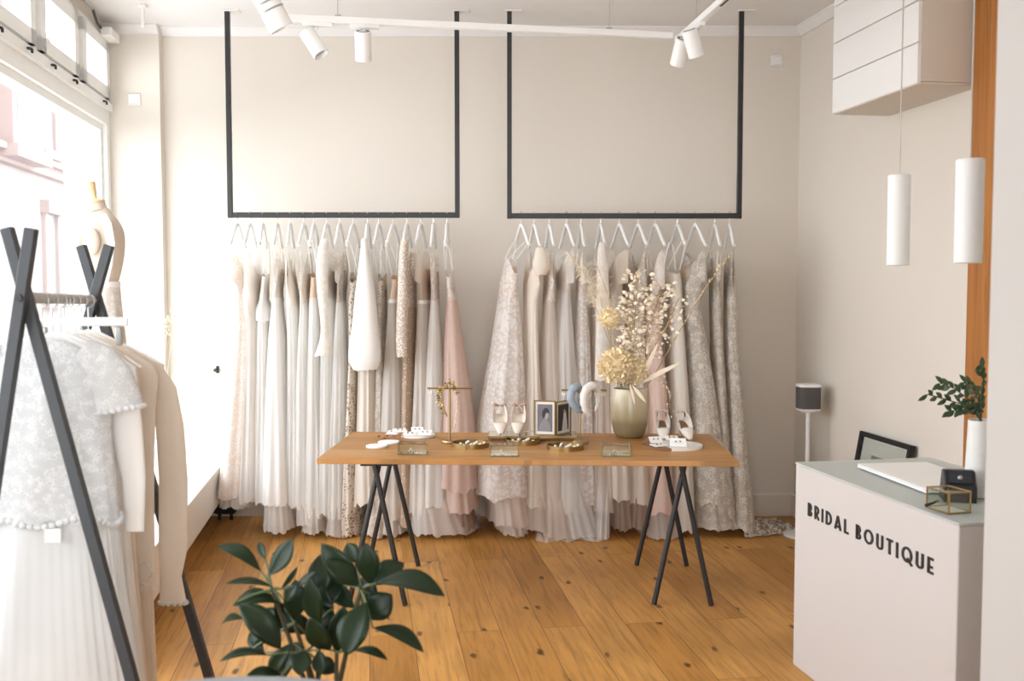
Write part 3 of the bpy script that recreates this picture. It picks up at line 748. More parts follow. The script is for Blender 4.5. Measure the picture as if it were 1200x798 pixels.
g(524, 523, 527, 'wedding_gown', 'blush pink glitter tulle gown', 'blush pink gown',
  sil=[(310, 519, 530), (335, 521, 532), (352, 522, 534), (400, 519, 541), (450, 517, 549), (500, 514, 556), (575, 508, 564)], top=315, waist=352, hem=572, body='tulle_petals', skirt='tulle_blush', dip=.05, lining='nude_lining', depth=(.14, .27), k=12, pleat=(.04, .12), under=[(530, 600, 512, 562, 'tulle_blush', .27, .15), (560, 624, 520, 558, 'tulle_brown', .24, .16)])
row('L', 'left rail', L, 'gowns on the left rail', 'hangers on the left rail', lambda i: True)

L = []
g(611, 599, 617, 'wedding_gown', 'cream tulle ballgown with white sewn-on flowers', 'flowered tulle ballgown',
  sil=[(300, 600, 612), (330, 594, 612), (350, 592, 613), (400, 585, 617), (450, 577, 620), (500, 569, 622), (580, 562, 630)], top=302, straps=1.2, waist=350, hem=580, body='tulle_petals', skirt='tulle_petals', dip=.10, depth=(.15, .27), k=14, lining='nude_pale', under=[(545, 616, 578, 628, 'tulle_cream', .27, .17), (560, 628, 588, 622, 'tulle_cream', .24, .17)])
g(626, 620, 633, 'wedding_gown', 'ivory gathered gown with ruffle at the shoulder', 'ruffled ivory gown',
  sil=[(290, 620, 635), (310, 618, 642), (330, 619, 639), (355, 620, 634), (400, 620, 634), (450, 619, 636), (520, 614, 642), (600, 608, 650)], top=298, waist=356, hem=592, body='cream_chiffon', skirt='cream_chiffon', dip=.03, depth=(.15, .25), k=14, under=[(560, 622, 604, 660, 'tulle_cream', .27, .16)],
  sleeve=([(290, 628, 638, .03), (300, 626, 642, .06), (312, 624, 645, .07), (322, 628, 640, .05)], 'cream_chiffon', .2))
g(644, 640, 650, 'wedding_gown', 'blush tulle gown with beaded bodice', 'blush gown with beaded bodice',
  sil=[(305, 641, 653), (335, 642, 652), (352, 641, 653), (400, 638, 656), (450, 636, 660), (520, 632, 666), (600, 628, 672)], top=308, waist=353, hem=596, body='tulle_petals', skirt='tulle_cream', dip=.05, depth=(.14, .25), k=16, lining='nude_pale', under=[(560, 640, 628, 678, 'tulle_cream', .3, .16)])
g(664, 655, 672, 'wedding_gown', 'white tulle gown flaring from a feathered neckline', 'feather-necked tulle gown',
  sil=[(300, 658, 672), (330, 661, 672), (345, 661, 673), (400, 656, 677), (450, 653, 681), (520, 648, 688), (600, 642, 696)], top=302, waist=343, hem=598, body='tulle_white', skirt='tulle_white', dip=.05, depth=(.14, .26), k=18, lining='nude_pale', under=[(560, 634, 655, 712, 'tulle_white', .3, .16)])
g(681, 678, 685, 'wedding_gown', 'taupe tulle gown scattered with white lace flowers', 'taupe flowered gown',
  sil=[(305, 677, 688), (340, 678, 690), (355, 678, 691), (400, 677, 694), (500, 674, 698), (600, 670, 702)], top=308, waist=352, hem=590, body='tulle_petals', skirt='tulle_petals', dip=.05, depth=(.13, .23), k=9, lining='nude_lining')
g(704, 699, 710, 'wedding_gown', 'white gown with one long lace sleeve, behind the dried blooms', 'lace-sleeved gown',
  sil=[(300, 700, 713), (350, 699, 714), (400, 698, 716), (500, 694, 720), (600, 690, 724)], top=300, waist=356, hem=596, body='lace_white', skirt='tulle_cream', dip=.05, depth=(.14, .24), k=12, under=[(560, 632, 690, 716, 'tulle_white', .28, .14)],
  sleeve=([(284, 702, 709, .03), (300, 700, 712, .045), (350, 699, 714, .05), (400, 698, 716, .05), (445, 697, 717, .05)], 'lace_white', .24))
g(726, 714, 734, 'wedding_gown', 'cream gown with silk scarf collar, behind the tall dried flowers', 'scarf-collared gown',
  sil=[(300, 714, 734), (345, 717, 735), (400, 716, 738), (500, 712, 742), (600, 708, 746)], top=305, waist=352, hem=582, body='cream_chiffon', skirt='cream_chiffon', dip=.05, depth=(.14, .25), k=14, lining='nude_lining', under=[(560, 620, 712, 744, 'tulle_brown', .26, .15)])
g(748, 736, 756, 'wedding_gown', 'V-necked cream lace gown half hidden by dried flowers', 'half-hidden cream lace gown',
  sil=[(290, 742, 758), (335, 740, 762), (360, 740, 760), (450, 738, 762), (520, 734, 764), (600, 730, 768)], top=292, waist=360, hem=588, body='lace_ivory', skirt='cream_chiffon', dip=.08, depth=(.14, .25), k=13, lining='nude_pale', under=[(565, 618, 728, 764, 'tulle_brown', .26, .15)])
g(768, 759, 781, 'wedding_gown', 'blush pink satin gown with lace bodice', 'blush satin gown',
  sil=[(300, 764, 780), (350, 762, 778), (400, 760, 781), (450, 758, 786), (520, 756, 790), (600, 752, 794)], top=304, waist=352, hem=600, body='lace_blush', skirt='blush_satin', dip=.06, depth=(.14, .26), k=8, pleat=(.03, .08), lining='nude_pale', under=[(590, 638, 752, 800, 'tulle_cream', .29, .13)])
g(794, 783, 801, 'wedding_gown', 'plain cream satin slip gown with cowl neck', 'plain satin slip gown',
  sil=[(312, 783, 804), (328, 784, 806), (345, 789, 805), (365, 791, 805), (400, 790, 808), (500, 788, 814), (600, 786, 818)], top=315, waist=364, hem=622, body='ivory_crepe', skirt='ivory_crepe', dip=.03, depth=(.13, .22), k=5, pleat=(.02, .07), lining=None, straps=1.5)
g(815, 805, 829, 'wedding_gown', 'ivory lace gown with wide lace skirt', 'wide lace gown',
  sil=[(295, 812, 830), (330, 806, 830), (360, 808, 828), (400, 812, 834), (450, 814, 842), (520, 815, 852), (592, 816, 868)], top=300, waist=356, hem=590, body='lace_heavy', skirt='lace_heavy', dip=.08, depth=(.14, .27), k=8, pleat=(.03, .09), lining='nude_pale', under=[(560, 622, 818, 872, 'lace_ivory', .26, .15)])
g(838, 833, 845, 'wedding_gown', 'slim ivory sequinned lace gown', 'slim sequinned gown',
  sil=[(300, 835, 846), (330, 837, 847), (400, 838, 851), (450, 839, 854), (520, 842, 858), (600, 842, 866)], top=304, waist=352, hem=606, body='lace_heavy', skirt='lace_ivory', dip=.06, depth=(.12, .215), k=7, pleat=(.03, .08), lining='nude_pale')
g(855, 852, 862, 'wedding_gown', 'ivory crochet lace gown with long train on the floor', 'trained crochet gown',
  sil=[(300, 854, 863), (340, 853, 866), (400, 853, 868), (450, 854, 872), (520, 856, 877), (600, 858, 886)], top=303, waist=350, hem=618, body='lace_heavy', skirt='lace_heavy', dip=.05, depth=(.13, .25), k=7, pleat=(.03, .08), lining='nude_lining')
row('R', 'right rail', L, 'gowns on the right rail', 'hangers on the right rail', lambda i: False)
# the crochet train spread over the floor
tg = [o for o in COL.objects if o.get('label', '').startswith('ivory crochet lace gown')][0]
o_ = gz(850, 618); e_ = gz(928, 620)
def train(a, b):
    w = .24 * math.sqrt(max(0, 1 - a ** 2.2)) + .004
    x = o_.x + .06 + (e_.x - o_.x - .05) * a + .02 * math.sin(b * 6)
    q = (b - .5) * 2
    y = 6.42 + .06 * a + q * w * (1.1 if q > 0 else .8) + .012 * math.sin(a * 23 + q * 4)
    edge = max(0, min((1 - abs(q)) * 4, (1 - a) * 6, 1))
    return V(x, y, .007 + edge * (.022 + .014 * math.sin(a * 19 + 5 * q) + .012 * math.sin(q * 11 + a * 7) + .10 * max(0, 1 - a * 2.0) ** 2))
MB().grid(train, 46, 26).build('train', 'lace_train', tg, smooth=80)
# loose tulle hems gathered on the floor
def puddle(owner, px0, px1, py, depth, mat, hgt=.06, seed=0):
    gobj = [o for o in COL.objects if o.get('label', '').startswith(owner)][0]
    a_ = gz(px0, py); b_ = gz(px1, py)
    def fn(a, b):
        x = a_.x + (b_.x - a_.x) * a; y = a_.y + depth * b - .03 * math.sin(a * 9 + seed)
        h = hgt * (.25 + b * 1.4) * (.6 + .4 * math.sin(a * 21 + seed + 3 * b)) + .02 * noise.noise(Vector((a * 9, b * 5, seed)))
        e = min(1, min(a, 1 - a) * 6 + .1, b * 5 + .08)
        return V(x, y, .006 + max(0, h) * e)
    MB().grid(fn, 50, 14).build('hem_fold', mat, gobj, smooth=80)
puddle('white gown with flower-trimmed', 505, 562, 622, .3, 'tulle_cream', .07, 2)
puddle('blush tulle gown with beaded', 628, 668, 636, .35, 'tulle_cream', .06, 5)
puddle('white tulle gown flaring', 664, 712, 635, .4, 'tulle_white', .12, 8)
puddle('white A-line gown with lace', 378, 440, 627, .25, 'lace_white', .05, 11)
# ------------------------------------------------------------------ the display table
TZ = .745
TR = math.radians(-2.2)
tc = V(.087, 5.285, 0); TW, TD = 2.07, .90
tb = thing('display_table', 'oak-topped display table on two black trestles', 'table', tc)
m = MB(); m.box((tc.x, tc.y, TZ - .0135), (TW, TD, .027), TR, .002); m.build('tabletop', 'table_oak', tb, smooth=0)
for x in (-.675, .853):
    tr = MB()
    for y in (4.93, 5.57): tr.box((x, y, TZ - .036), (.16, .03, .018))
    tr.tube([(x, 4.93, TZ - .036), (x, 5.57, TZ - .036)], .012)
    tro = tr.build('trestle', 'black_steel', tb)
    for y in (4.93, 5.57):
        for s in (-1, 1):
            mb = MB(); mb.tube([(x + s * .012, y + s * .008, TZ - .03), (x - s * .142, y + s * .008 - (0.03 if y < 5 else -.03), .004)], .0135, 10)
            mb.build('leg', 'black_steel', tro)
def tp(px, py, z=TZ): return gz(px, py, z)

# brass jewellery stands with T bars
def tstand(px, py, top_y, bar_l, bar_r, label, tilt=0):
    p = tp(px, py); t = thing('jewellery_stand', label, 'jewellery stand', p)
    zt = at(px, top_y, p.y).z
    MB().lathe([(.043, 0), (.044, .003), (.044, .013), (.042, .016), (.01, .017)], p, 28).build('base', 'brass', t)
    MB().lathe([(.0055, .015), (.0055, zt - TZ)], p, 12).build('post', 'brass', t)
    a = at(bar_l, top_y + 1, p.y); b = at(bar_r, top_y + 1, p.y)
    MB().tube([a, b], .0055, 10).build('bar', 'brass', t)
    return p, zt, a, b
p1, z1, a1, b1 = tstand(527, 519, 454, 501, 554, 'brass T-bar jewellery stand draped with a golden hair vine')
p2, z2, a2, b2 = tstand(680, 520, 456, 658, 711, 'brass T-bar stand carrying the two padded headbands')
# little pairs of earrings on the bars
def drop(p, label, group, n=2):
    e = thing('earring', label, 'earring', p, group)
    MB().tube([p, p - V(0, 0, .014)], .0012, 5).build('wire', 'brass', e)
    b = MB()
    for i in range(n): b.ball(p - V(0, 0, .018 + .009 * i), .0055 - .001 * i, 6)
    b.build('bead', 'pearl', e)
simple('pearl', (0.85, 0.80, 0.74), 0.2, spec=0.8)
for x in (.012, .024): drop(V(a1.x + x, p1.y - .003, z1 - .006), 'tiny white drop earring hanging left on the hair vine stand', 'earrings on the hair vine stand')
for x in (.008, .018): drop(V(a2.x + x, p2.y - .003, z2 - .006), 'tiny pearl drop earring hanging left of the blue headband', 'earrings left of the headbands')
for x in (.010, .024): drop(V(b2.x - x, p2.y - .003, z2 - .006), 'tiny pearl drop earring hanging right of the white headband', 'earrings right of the headbands')
# hair vine draped over the stand
hv = thing('hair_vine', 'golden leaf hair vine with beads draped over the left jewellery stand', 'hair vine', V(p1.x, p1.y, z1))
q = lambda px, py, dy=-.008: at(px, py, p1.y + dy)
w = [q(518, 480), q(515, 468), q(516, 458), q(521, 451), q(526, 448), q(531, 451), q(535, 458), q(537, 468), q(536, 480), q(534, 495), q(531, 508)]
MB().tube(w, .0022, 6).build('wire', 'brass', hv)
lf = MB(); bd_ = MB()
for i in range(46):
    f = i / 45 * 6.2; k = int(f); p = w[k].lerp(w[min(k + 1, 10)], f - k)
    d = V(random.uniform(-1, 1), random.uniform(-1, .2), random.uniform(-1, .6)).normalized()
    lf.leaf(p, p + d * random.uniform(.016, .028), .011, (0, -1, .3), n=3)
for i in range(9):
    p = q(518, 472).lerp(q(522, 484), i / 8) + V(random.uniform(-.006, .006), 0, 0)
    lf.leaf(p, p + V(random.uniform(-.012, .012), -.004, -.022), .012, (0, -1, 0), n=3)
for i in range(24):
    f = 6.5 + i / 23 * 3.4; k = int(f); p = w[k].lerp(w[min(k + 1, 10)], f - k)
    bd_.ball(p + V(random.uniform(-.012, .012), random.uniform(-.01, 0), random.uniform(-.006, .006)), random.uniform(.002, .004), 5)
lf.build('leaf_shapes', 'brass', hv, thick=.0006); bd_.build('beads', 'pearl', hv)
# headbands
cloth('band_blue', (0.36, 0.42, 0.48), 0.1, bump=0.4)
cloth('band_white', (0.80, 0.75, 0.70), 0.1, bump=0.4)
simple('band_teal', (0.02, 0.13, 0.16), 0.5)
def headband(pxs, mat, name, label, end_mat=None, dy=0.0):
    pts = [at(x, y, p2.y - .012 + d + dy) for x, y, d in pxs]
    t = thing(name, label, 'headband', pts[len(pts) // 2])
    fine = []
    for i in range(33):
        s_ = i / 32 * (len(pts) - 1); k = min(int(s_), len(pts) - 2)
        keys = [(j, *pts[j]) for j in range(len(pts))]; fine.append(V(*cr(keys, s_)))
    rr = [.006 + .017 * math.sin(PI * min(1, max(0, (i / 32) * 1.0))) ** .7 + .0018 * math.sin(i * 1.9) for i in range(33)]
    MB().tube(fine, rr, 12, up=(0, 1, 0)).build('padding', mat, t)
    if end_mat:
        MB().tube([fine[26] + V(-.010, .006, -.002), fine[28] + V(-.011, .006, 0), fine[31] + V(-.008, .006, -.002)], .007, 8).build('inner_band', end_mat, t)
headband([(682, 484, .03), (676, 479, .0), (669, 468, -.01), (671, 457, -.0), (677, 453, .03), (680, 462, .05), (681, 478, .06)], 'band_blue', 'headband', 'pale blue knotted fabric headband hung on the T-bar stand', 'band_teal')
headband([(692, 487, -.02), (686, 480, -.03), (684, 468, -.03), (687, 457, -.02), (695, 452, .0), (700, 458, .03), (701, 470, .04), (698, 482, .04)], 'band_white', 'headband', 'white knotted fabric headband hung beside the blue one', 'band_teal', -.03)

# round brass trays with jewellery
simple('mirror_plate', (0.70, 0.66, 0.58), 0.08, 1.0)
simple('marble', (0.83, 0.81, 0.78), 0.35, vary=0.06, vscale=14)
simple('card_white', (0.86, 0.85, 0.83), 0.7, vary=0.01)
simple('walnut', (0.21, 0.095, 0.038), 0.45, vary=0.15, vscale=18)
simple('copper', (0.52, 0.27, 0.16), 0.32, 0.9)
simple('tray_inside', (0.55, 0.43, 0.27), 0.3, 0.8)
def tray(px0, px1, py, label, inlabel, n):
    a, b = tp(px0, py), tp(px1, py); c = (a + b) / 2; r = (b - a).length / 2
    t = thing('jewellery_tray', label, 'tray', c)
    MB().lathe([(r, 0), (r, .024), (r - .0025, .024), (r - .0025, .004), (.001, .004)], c, 36, cap1=True).build('rim', 'brass', t)
    MB().lathe([(.001, .0042), (r - .003, .0045)], c, 30, False, False).build('tray_base', 'tray_inside', t)
    for i in range(n):
        an = i * 2.4; rr = r * .78 * math.sqrt((i + .5) / n)
        p = c + V(rr * math.cos(an), rr * math.sin(an), .010)
        e = thing('earring', inlabel, 'earring', p, inlabel.replace('small pearl earring lying', 'earrings'))
        m_ = MB(); m_.ball(p + V(0, 0, .0045), .0085, 7)
        m_.build('pearl', 'pearl', e)
        MB().tube([p + V(.006, 0, .002), p + V(.012, .006, .003), p + V(.018, .002, .002)], .0022, 5).build('clasp', 'brass', e)
tray(530, 574, 523, 'round brass tray, leftmost of the three, next to the hair vine stand', 'small pearl earring lying in the leftmost round brass tray', 9)
tray(592, 634, 519, 'round brass tray, the middle one, half under the mirrored riser', 'small pearl earring lying in the middle round brass tray', 8)
tray(641, 684, 526, 'round brass tray, rightmost of the three, in front of the headband stand', 'small pearl earring lying in the rightmost round brass tray', 9)

# glass boxes with brass edges
def glassbox(c, size, rz, label, name='glass_box', lid=True, bar=.0022, fl='mirror_plate'):
    t = thing(name, label, 'glass box', c)
    R = Matrix.Rotation(rz, 3, 'Z'); sx, sy, sz = size
    P = lambda x, y, z: Vector(c) + R @ V(x * sx / 2, y * sy / 2, z)
    e = MB()
    for z in (bar, sz - bar, ):
        for a, b in (((-1,-1),(1,-1)),((1,-1),(1,1)),((1,1),(-1,1)),((-1,1),(-1,-1))): e.tube([P(*a, z), P(*b, z)], bar, 6)
    for a in ((-1,-1),(1,-1),(1,1),(-1,1)): e.tube([P(*a, 0), P(*a, sz)], bar, 6)
    e.build('frame', 'dark_brass', t)
    for nm, cc, s in (('pane', (0, -1, sz/2), (sx, .0015, sz)), ('pane', (0, 1, sz/2), (sx, .0015, sz)), ('pane', (-1, 0, sz/2), (.0015, sy, sz)), ('pane', (1, 0, sz/2), (.0015, sy, sz)), ('lid', (0, 0, sz - bar), (sx, sy, .0015))):
        MB().box(P(cc[0], cc[1], cc[2]), s, rz).build(nm, 'clear_glass', t, smooth=0)
    MB().box(P(0, 0, .002), (sx * .97, sy * .97, .003), rz).build('box_floor', fl, t, smooth=0)
    return t, P
def ring_in(P, sz, label):
    c = P(-.15, -.1, .004)
    e = thing('ring', label, 'ring', c)
    m_ = MB(); m_.tube([c + V(.0085 * math.cos(a), 0, .0095 + .0085 * math.sin(a)) for a in [i * PI / 8 for i in range(17)]], .0016, 6)
    m_.build('band', 'hook_metal', e)
    MB().ball(c + V(0, 0, .021), .005, 6).build('stone', 'pearl', e)
for x0, x1, py, d, lab in ((466, 500, 533, .085, 'brass-edged glass jewellery box at the left, beside the white coasters'), (574, 607, 535, .085, 'brass-edged glass jewellery box in the middle, in front of the riser'), (706, 740, 535, .085, 'brass-edged glass jewellery box in front of the big vase')):
    a, b = tp(x0, py), tp(x1, py); w_ = (b - a).length; c = (a + b) / 2 + V(0, d / 2, 0)
    t_, P = glassbox(c, (w_, d, .058), 0, lab)
    ring_in(P, .058, 'silver ring inside the ' + lab.replace('brass-edged ', '').split(',')[0].replace(' at the left', ' at the left end'))

# white coasters, copper comb, marble boards and earring cards
def disc(px0, px1, py, h, mat, name, label, cat):
    a, b = tp(px0, py), tp(px1, py); c = (a + b) / 2; r = (b - a).length / 2
    return tag(MB().lathe([(r - .003, 0), (r, .003), (r, h - .002), (r - .002, h)], c, 36).build(name, mat, None, origin=c), label, cat), c, r
disc(429, 454, 524, .011, 'card_white', 'coaster', 'white round coaster nearest the left front of the table', 'coaster')
disc(443, 469, 519.5, .011, 'card_white', 'coaster', 'white round coaster tucked behind the first, by the copper comb', 'coaster')
cb_ = thing('hair_comb', 'copper leaf hair comb lying by the white coasters', 'hair comb', tp(459, 514))
m_ = MB()
for i in range(13):
    p = tp(444 + i * 2.5, 513.5 + 1.2 * math.sin(i)) + V(0, 0, .004); m_.leaf(p, p + V(random.uniform(-.03, .03), random.uniform(-.02, .02), random.uniform(.006, .016)), .02, (0, -.3, 1), n=4)
m_.build('leaf_spray', 'copper', cb_, thick=.001)
m_ = MB()
p = tp(446, 514) + V(0, 0, .003); r_ = tp(474, 515) + V(0, 0, .003); m_.tube([p, r_], .003, 6)
for i in range(8): s_ = p.lerp(r_, i / 7); m_.tube([s_, s_ + V(.004, .035, -.0015)], .0012, 4)
m_.build('teeth', 'copper', cb_)
bd1, c1, r1 = disc(470, 510, 511.5, .014, 'marble', 'serving_board', 'round white marble board piled with white cards at the left of the table', 'board')
def card(c, sx, sy, rz, rx, label, group=None, dots=True):
    t = thing('earring_card', label, 'card', c, group)
    M = Matrix.Translation(c) @ Matrix.Rotation(rz, 4, 'Z') @ Matrix.Rotation(rx, 4, 'X')
    m_ = MB(); m_.box((0, sy / 2, 0), (sx, sy, .003)); m_.v = [M @ v for v in m_.v]; m_.build('card', 'card_white', t, smooth=0)
    if dots:
        e = MB()
        for x in (-.012, .012): e.ball(M @ V(x, sy * .55, .006), .0045, 6)
        e.build('stud', 'brass', t)
zc = TZ + .0155
for i, (px, py, sx, sy, rz, rx, dz) in enumerate(((481, 511, .07, .055, .2, .25, 0), (497, 511, .075, .055, -.1, .4, .0), (489, 508, .07, .05, .1, .5, 0.0), (470, 508, .075, .06, .3, .2, 0), (459, 508, .07, .055, -.2, .25, -.015))):
    p = tp(px, py, zc); card(V(p.x, p.y, zc + dz + .002 + .002 * i), sx, sy, rz, rx, ['white earring card lying on the front of the left marble board', 'white earring card at the right of the left marble board', 'white earring card standing at the back of the left marble board', 'white earring card at the left edge of the left marble board', 'white earring card on the table top left of the marble board'][i], 'earring cards on the left')
# marble and wood board at the right
a, b = tp(752, 524), tp(823, 524); c = (a + b) / 2; r = (b - a).length / 2
mbd = thing('serving_board', 'round board of white marble and walnut with cards, at the right of the table', 'board', c)
def seg(lo, hi, mat, nm):
    n = 30; poly = [(c.x + r * math.cos(lo + (hi - lo) * i / n), c.y + r * .86 * math.sin(lo + (hi - lo) * i / n)) for i in range(n + 1)]
    MB().slab(poly, TZ + .0005, TZ + .0145).build(nm, mat, mbd, smooth=40)
seg(-1.72, 2.2, 'marble', 'marble_half'); seg(2.2, 2 * PI - 1.72, 'walnut', 'wood_half')
for i, (px, py, sx, sy, rz, rx) in enumerate(((795, 524, .085, .055, -.05, .75), (770, 520, .07, .05, .2, .6), (776, 524, .08, .055, .5, .1), (788, 517, .07, .05, 0, .35))):
    p = tp(px, py, zc); card(V(p.x, p.y, zc + .002 + .001 * i), sx, sy, rz, rx, ['white earring card propped up on the marble and walnut board', 'white earring card leaning left on the marble and walnut board', 'white earring card lying flat on the walnut half of the board', 'white earring card at the back of the marble and walnut board'][i], 'earring cards on the walnut board')

# mirrored riser
a, b = tp(572, 517), tp(676, 517); w_ = (b - a).length
rc = (a + b) / 2 + V(0, .09, 0); RZ = .028
rs = thing('display_riser', 'low brass-edged mirrored riser under shoes and photo frame', 'riser', rc)
MB().box(rc + V(0, 0, RZ - .003), (w_, .18, .004), 0, .001).build('mirror_top', 'mirror_plate', rs, smooth=0)
m_ = MB()
for y in (-.089, .089): m_.box(rc + V(0, y, RZ - .006), (w_, .004, .012))
for x in (-1, 1): m_.box(rc + V(x * w_ / 2, 0, RZ - .006), (.004, .18, .012)); 
for x in (-1, 1):
    for y in (-1, 1): m_.box(rc + V(x * (w_ / 2 - .008), y * .078, RZ / 2 - .003), (.010, .010, RZ - .006))
m_.build('brass_edge', 'brass', rs, smooth=0)
MB().box(rc + V(0, 0, .008), (w_ - .03, .15, .014)).build('wood_core', 'walnut', rs, smooth=0)

# shoes
cloth('shoe_satin', (0.76, 0.65, 0.56), 0.0, rough=0.4, bump=0.02, spec=0.4)
cloth('shoe_white', (0.80, 0.75, 0.69), 0.0, rough=0.45, bump=0.02, spec=0.4)
simple('insole', (0.70, 0.64, 0.52), 0.5)
simple('insole_brown', (0.20, 0.11, 0.06), 0.55)
cloth('bow_rose', (0.55, 0.37, 0.28), 0.0, rough=0.45, bump=0.02)
def pump(c, rz, label, group, bow=None, sandal=False, mats=('shoe_satin', 'insole'), heel=.085):
    """court shoe, toe along local -Y"""
    t = thing('high_heel_shoe', label, 'shoe', c, group)
    M = Matrix.Translation(c) @ Matrix.Rotation(rz, 4, 'Z')
    L = .225
    def sole(s): # s 0 toe .. 1 heel
        y = -L * .46 + L * .92 * s
        z = .004 + heel * (1 / (1 + math.exp(-(s - .5) * 9))) - heel * (1 / (1 + math.exp(4.5)))
        w = (.004 + .037 * math.sin(PI * min(1, s / .62) * .5) ** .8) if s < .62 else .041 - (s - .62) * .038
        if s < .04: w = .006 + s * .25
        return y, z, w
    rows = 22; rings = []
    for i in range(rows + 1):
        s = i / rows; y, z, w = sole(s)
        hgt = .040 * min(1, .25 + s * 3) if s < .33 else (.040 - (s - .33) * .09 if s < .5 else .026 + (s - .5) * .075)
        rg = []
        for j in range(15):
            a = PI + PI * j / 14              # half section, sole in the middle
            x = w * math.cos(a) ; zz = z + max(0, (1 - max(0.0, -math.sin(a)) ** .45)) * hgt
            rg.append(M @ V(x, y, zz))
        rings.append(rg)
    up = MB(); up.loft(rings, closed=False)
    # toe box
    nt_ = 8; rr = []
    for i in range(nt_ + 1):
        s = i / nt_ * .34; y, z, w = sole(s); hgt = .040 * min(1, .25 + s * 3)
        rr.append([M @ V(w * math.cos(PI * j / 12), y, z + hgt + .010 * math.sin(PI * j / 12) * min(1, s * 8) - .003) for j in range(13)])
    up.loft(rr, closed=False)
    up.build('upper', mats[0], t, thick=.002, smooth=60)
    ins = MB(); ins.grid(lambda a, b: M @ V((b - .5) * 1.75 * sole(.12 + a * .86)[2], sole(.12 + a * .86)[0], sole(.12 + a * .86)[1] + .004), 14, 4)
    ins.build('insole', mats[1], t)
    y, z, w = sole(.95)
    MB().tube([M @ V(0, y - .004, z + .002), M @ V(0, y + .004, z * .55), M @ V(0, y + .006, .001)], [.021, .010, .006], 12).build('heel', mats[0], t)
    hb = M @ V(0, L * .46, heel + .055)
    if bow:
        for s in (-1, 1):
            b_ = MB(); p0 = hb + V(0, .004, 0)
            b_.tube([p0, p0 + V(s * .016, -.004, .008), p0 + V(s * .030, -.004, .009), p0 + V(s * .036, -.002, .003), p0 + V(s * .026, .004, -.003), p0], [.004, .009, .011, .008, .007, .004], 8, flat=.6)
            b_.build('bow', bow, t)
        MB().ball(hb + V(0, .003, .001), .006, 8).build('bow_knot', bow, t)
        MB().tube([M @ V(.02, L * .40, heel + .03), hb, M @ V(-.02, L * .40, heel + .03)], .003, 6).build('heel_strap', mats[0], t)
    if sandal:
        pts = [M @ V(.034 * math.sin(a), L * .30 - .036 * math.cos(a) + .02, heel + .058 + .012 * math.cos(a)) for a in [i * PI / 9 for i in range(19)]]
        MB().tube(pts, .0032, 6).build('ankle_strap', mats[0], t)
        MB().loft([[M @ V(x * .03, L * .40, heel + zz) for x, zz in ((-1, .0), (-.9, .05), (0, .062), (.9, .05), (1, 0))], [M @ V(x * .026, L * .45, heel + zz) for x, zz in ((-1, 0), (-.85, .05), (0, .06), (.85, .05), (1, 0))]], closed=False).build('heel_cup', mats[1], t, thick=.002)
for px, nm in ((586, 'left'), (607.5, 'right')):
    p = tp(px, 510.5, TZ + RZ + .0)
    pump(V(p.x, p.y + .107, TZ + RZ + .0005), .06 if nm == 'left' else -.06, 'pale satin court shoe with rose bow, %s one of the pair on the riser' % nm, 'satin shoes on the riser', bow='bow_rose')
for px, nm in ((780, 'left'), (807, 'right')):
    p = tp(px, 517)
    pump(V(p.x, p.y + .105, TZ + .0005), -.08 if nm == 'left' else .12, 'white ankle-strap heel with brown lining, %s one behind the walnut board' % nm, 'white heels at the right of the table', sandal=True, mats=('shoe_white', 'insole_brown'), heel=.08)

# folding double photo frame on the riser
simple('photo_grey', (0.16, 0.14, 0.15), 0.5, vary=0.3, vscale=16)
simple('photo_black', (0.025, 0.024, 0.026), 0.4)
simple('photo_dim', (0.24, 0.22, 0.22), 0.6)
simple('photo_skin', (0.35, 0.31, 0.29), 0.6)
simple('photo_pale', (0.62, 0.60, 0.58), 0.6)
simple('mat_board', (0.78, 0.73, 0.66), 0.6)
pz = TZ + RZ + .001
fp = tp(638, 509, pz); 
pfm = thing('photo_frame', 'folding brass frame with two black and white wedding photographs', 'photo frame', fp)
def panel(p0, p1, h, bgmat, who):
    p0, p1 = V(p0.x, p0.y, pz), V(p1.x, p1.y, pz); ex = (p1 - p0); w = ex.length; ex.normalize(); ey = V(-ex.y, ex.x, 0); rz = math.atan2(ex.y, ex.x)
    fr = MB(); c = (p0 + p1) / 2 + V(0, 0, h / 2)
    for s in (-1, 1):
        fr.box(c + ex * s * (w / 2 - .003), (.006, .012, h), rz); fr.box(c + V(0, 0, s * (h / 2 - .003)), (w - .012, .012, .006), rz)
    fr.build('frame', 'brass', pfm, smooth=0)
    MB().box(c + ey * .002, (w - .010, .004, h - .010), rz).build('mount', 'mat_board', pfm, smooth=0)
    MB().box(c - ey * .0012, (w * .70, .002, h * .78), rz).build('photograph', bgmat, pfm, smooth=0)
    def shape(nm, mat, pts, d):
        m_ = MB(); cc = c - ey * d
        q_ = [cc + ex * (x * w * .70) + V(0, 0, z * h * .78) for x, z in pts]
        m_.loft([q_, [p - ey * .0004 for p in q_]], True, True); m_.build(nm, mat, pfm, smooth=0)
    for a in who: shape(*a)
def ell(x, z, rx, rz_, n=18, t=0): return [(x + rx * math.cos(2*PI*k/n) * math.cos(t) - rz_ * math.sin(2*PI*k/n) * math.sin(t), z + rx * math.cos(2*PI*k/n) * math.sin(t) + rz_ * math.sin(2*PI*k/n) * math.cos(t)) for k in range(n)]
pA, pB = tp(626, 509.5, pz), tp(651, 510.5, pz)
pC = tp(669, 508, pz)
h1 = at(638, 468.5, fp.y).z - pz
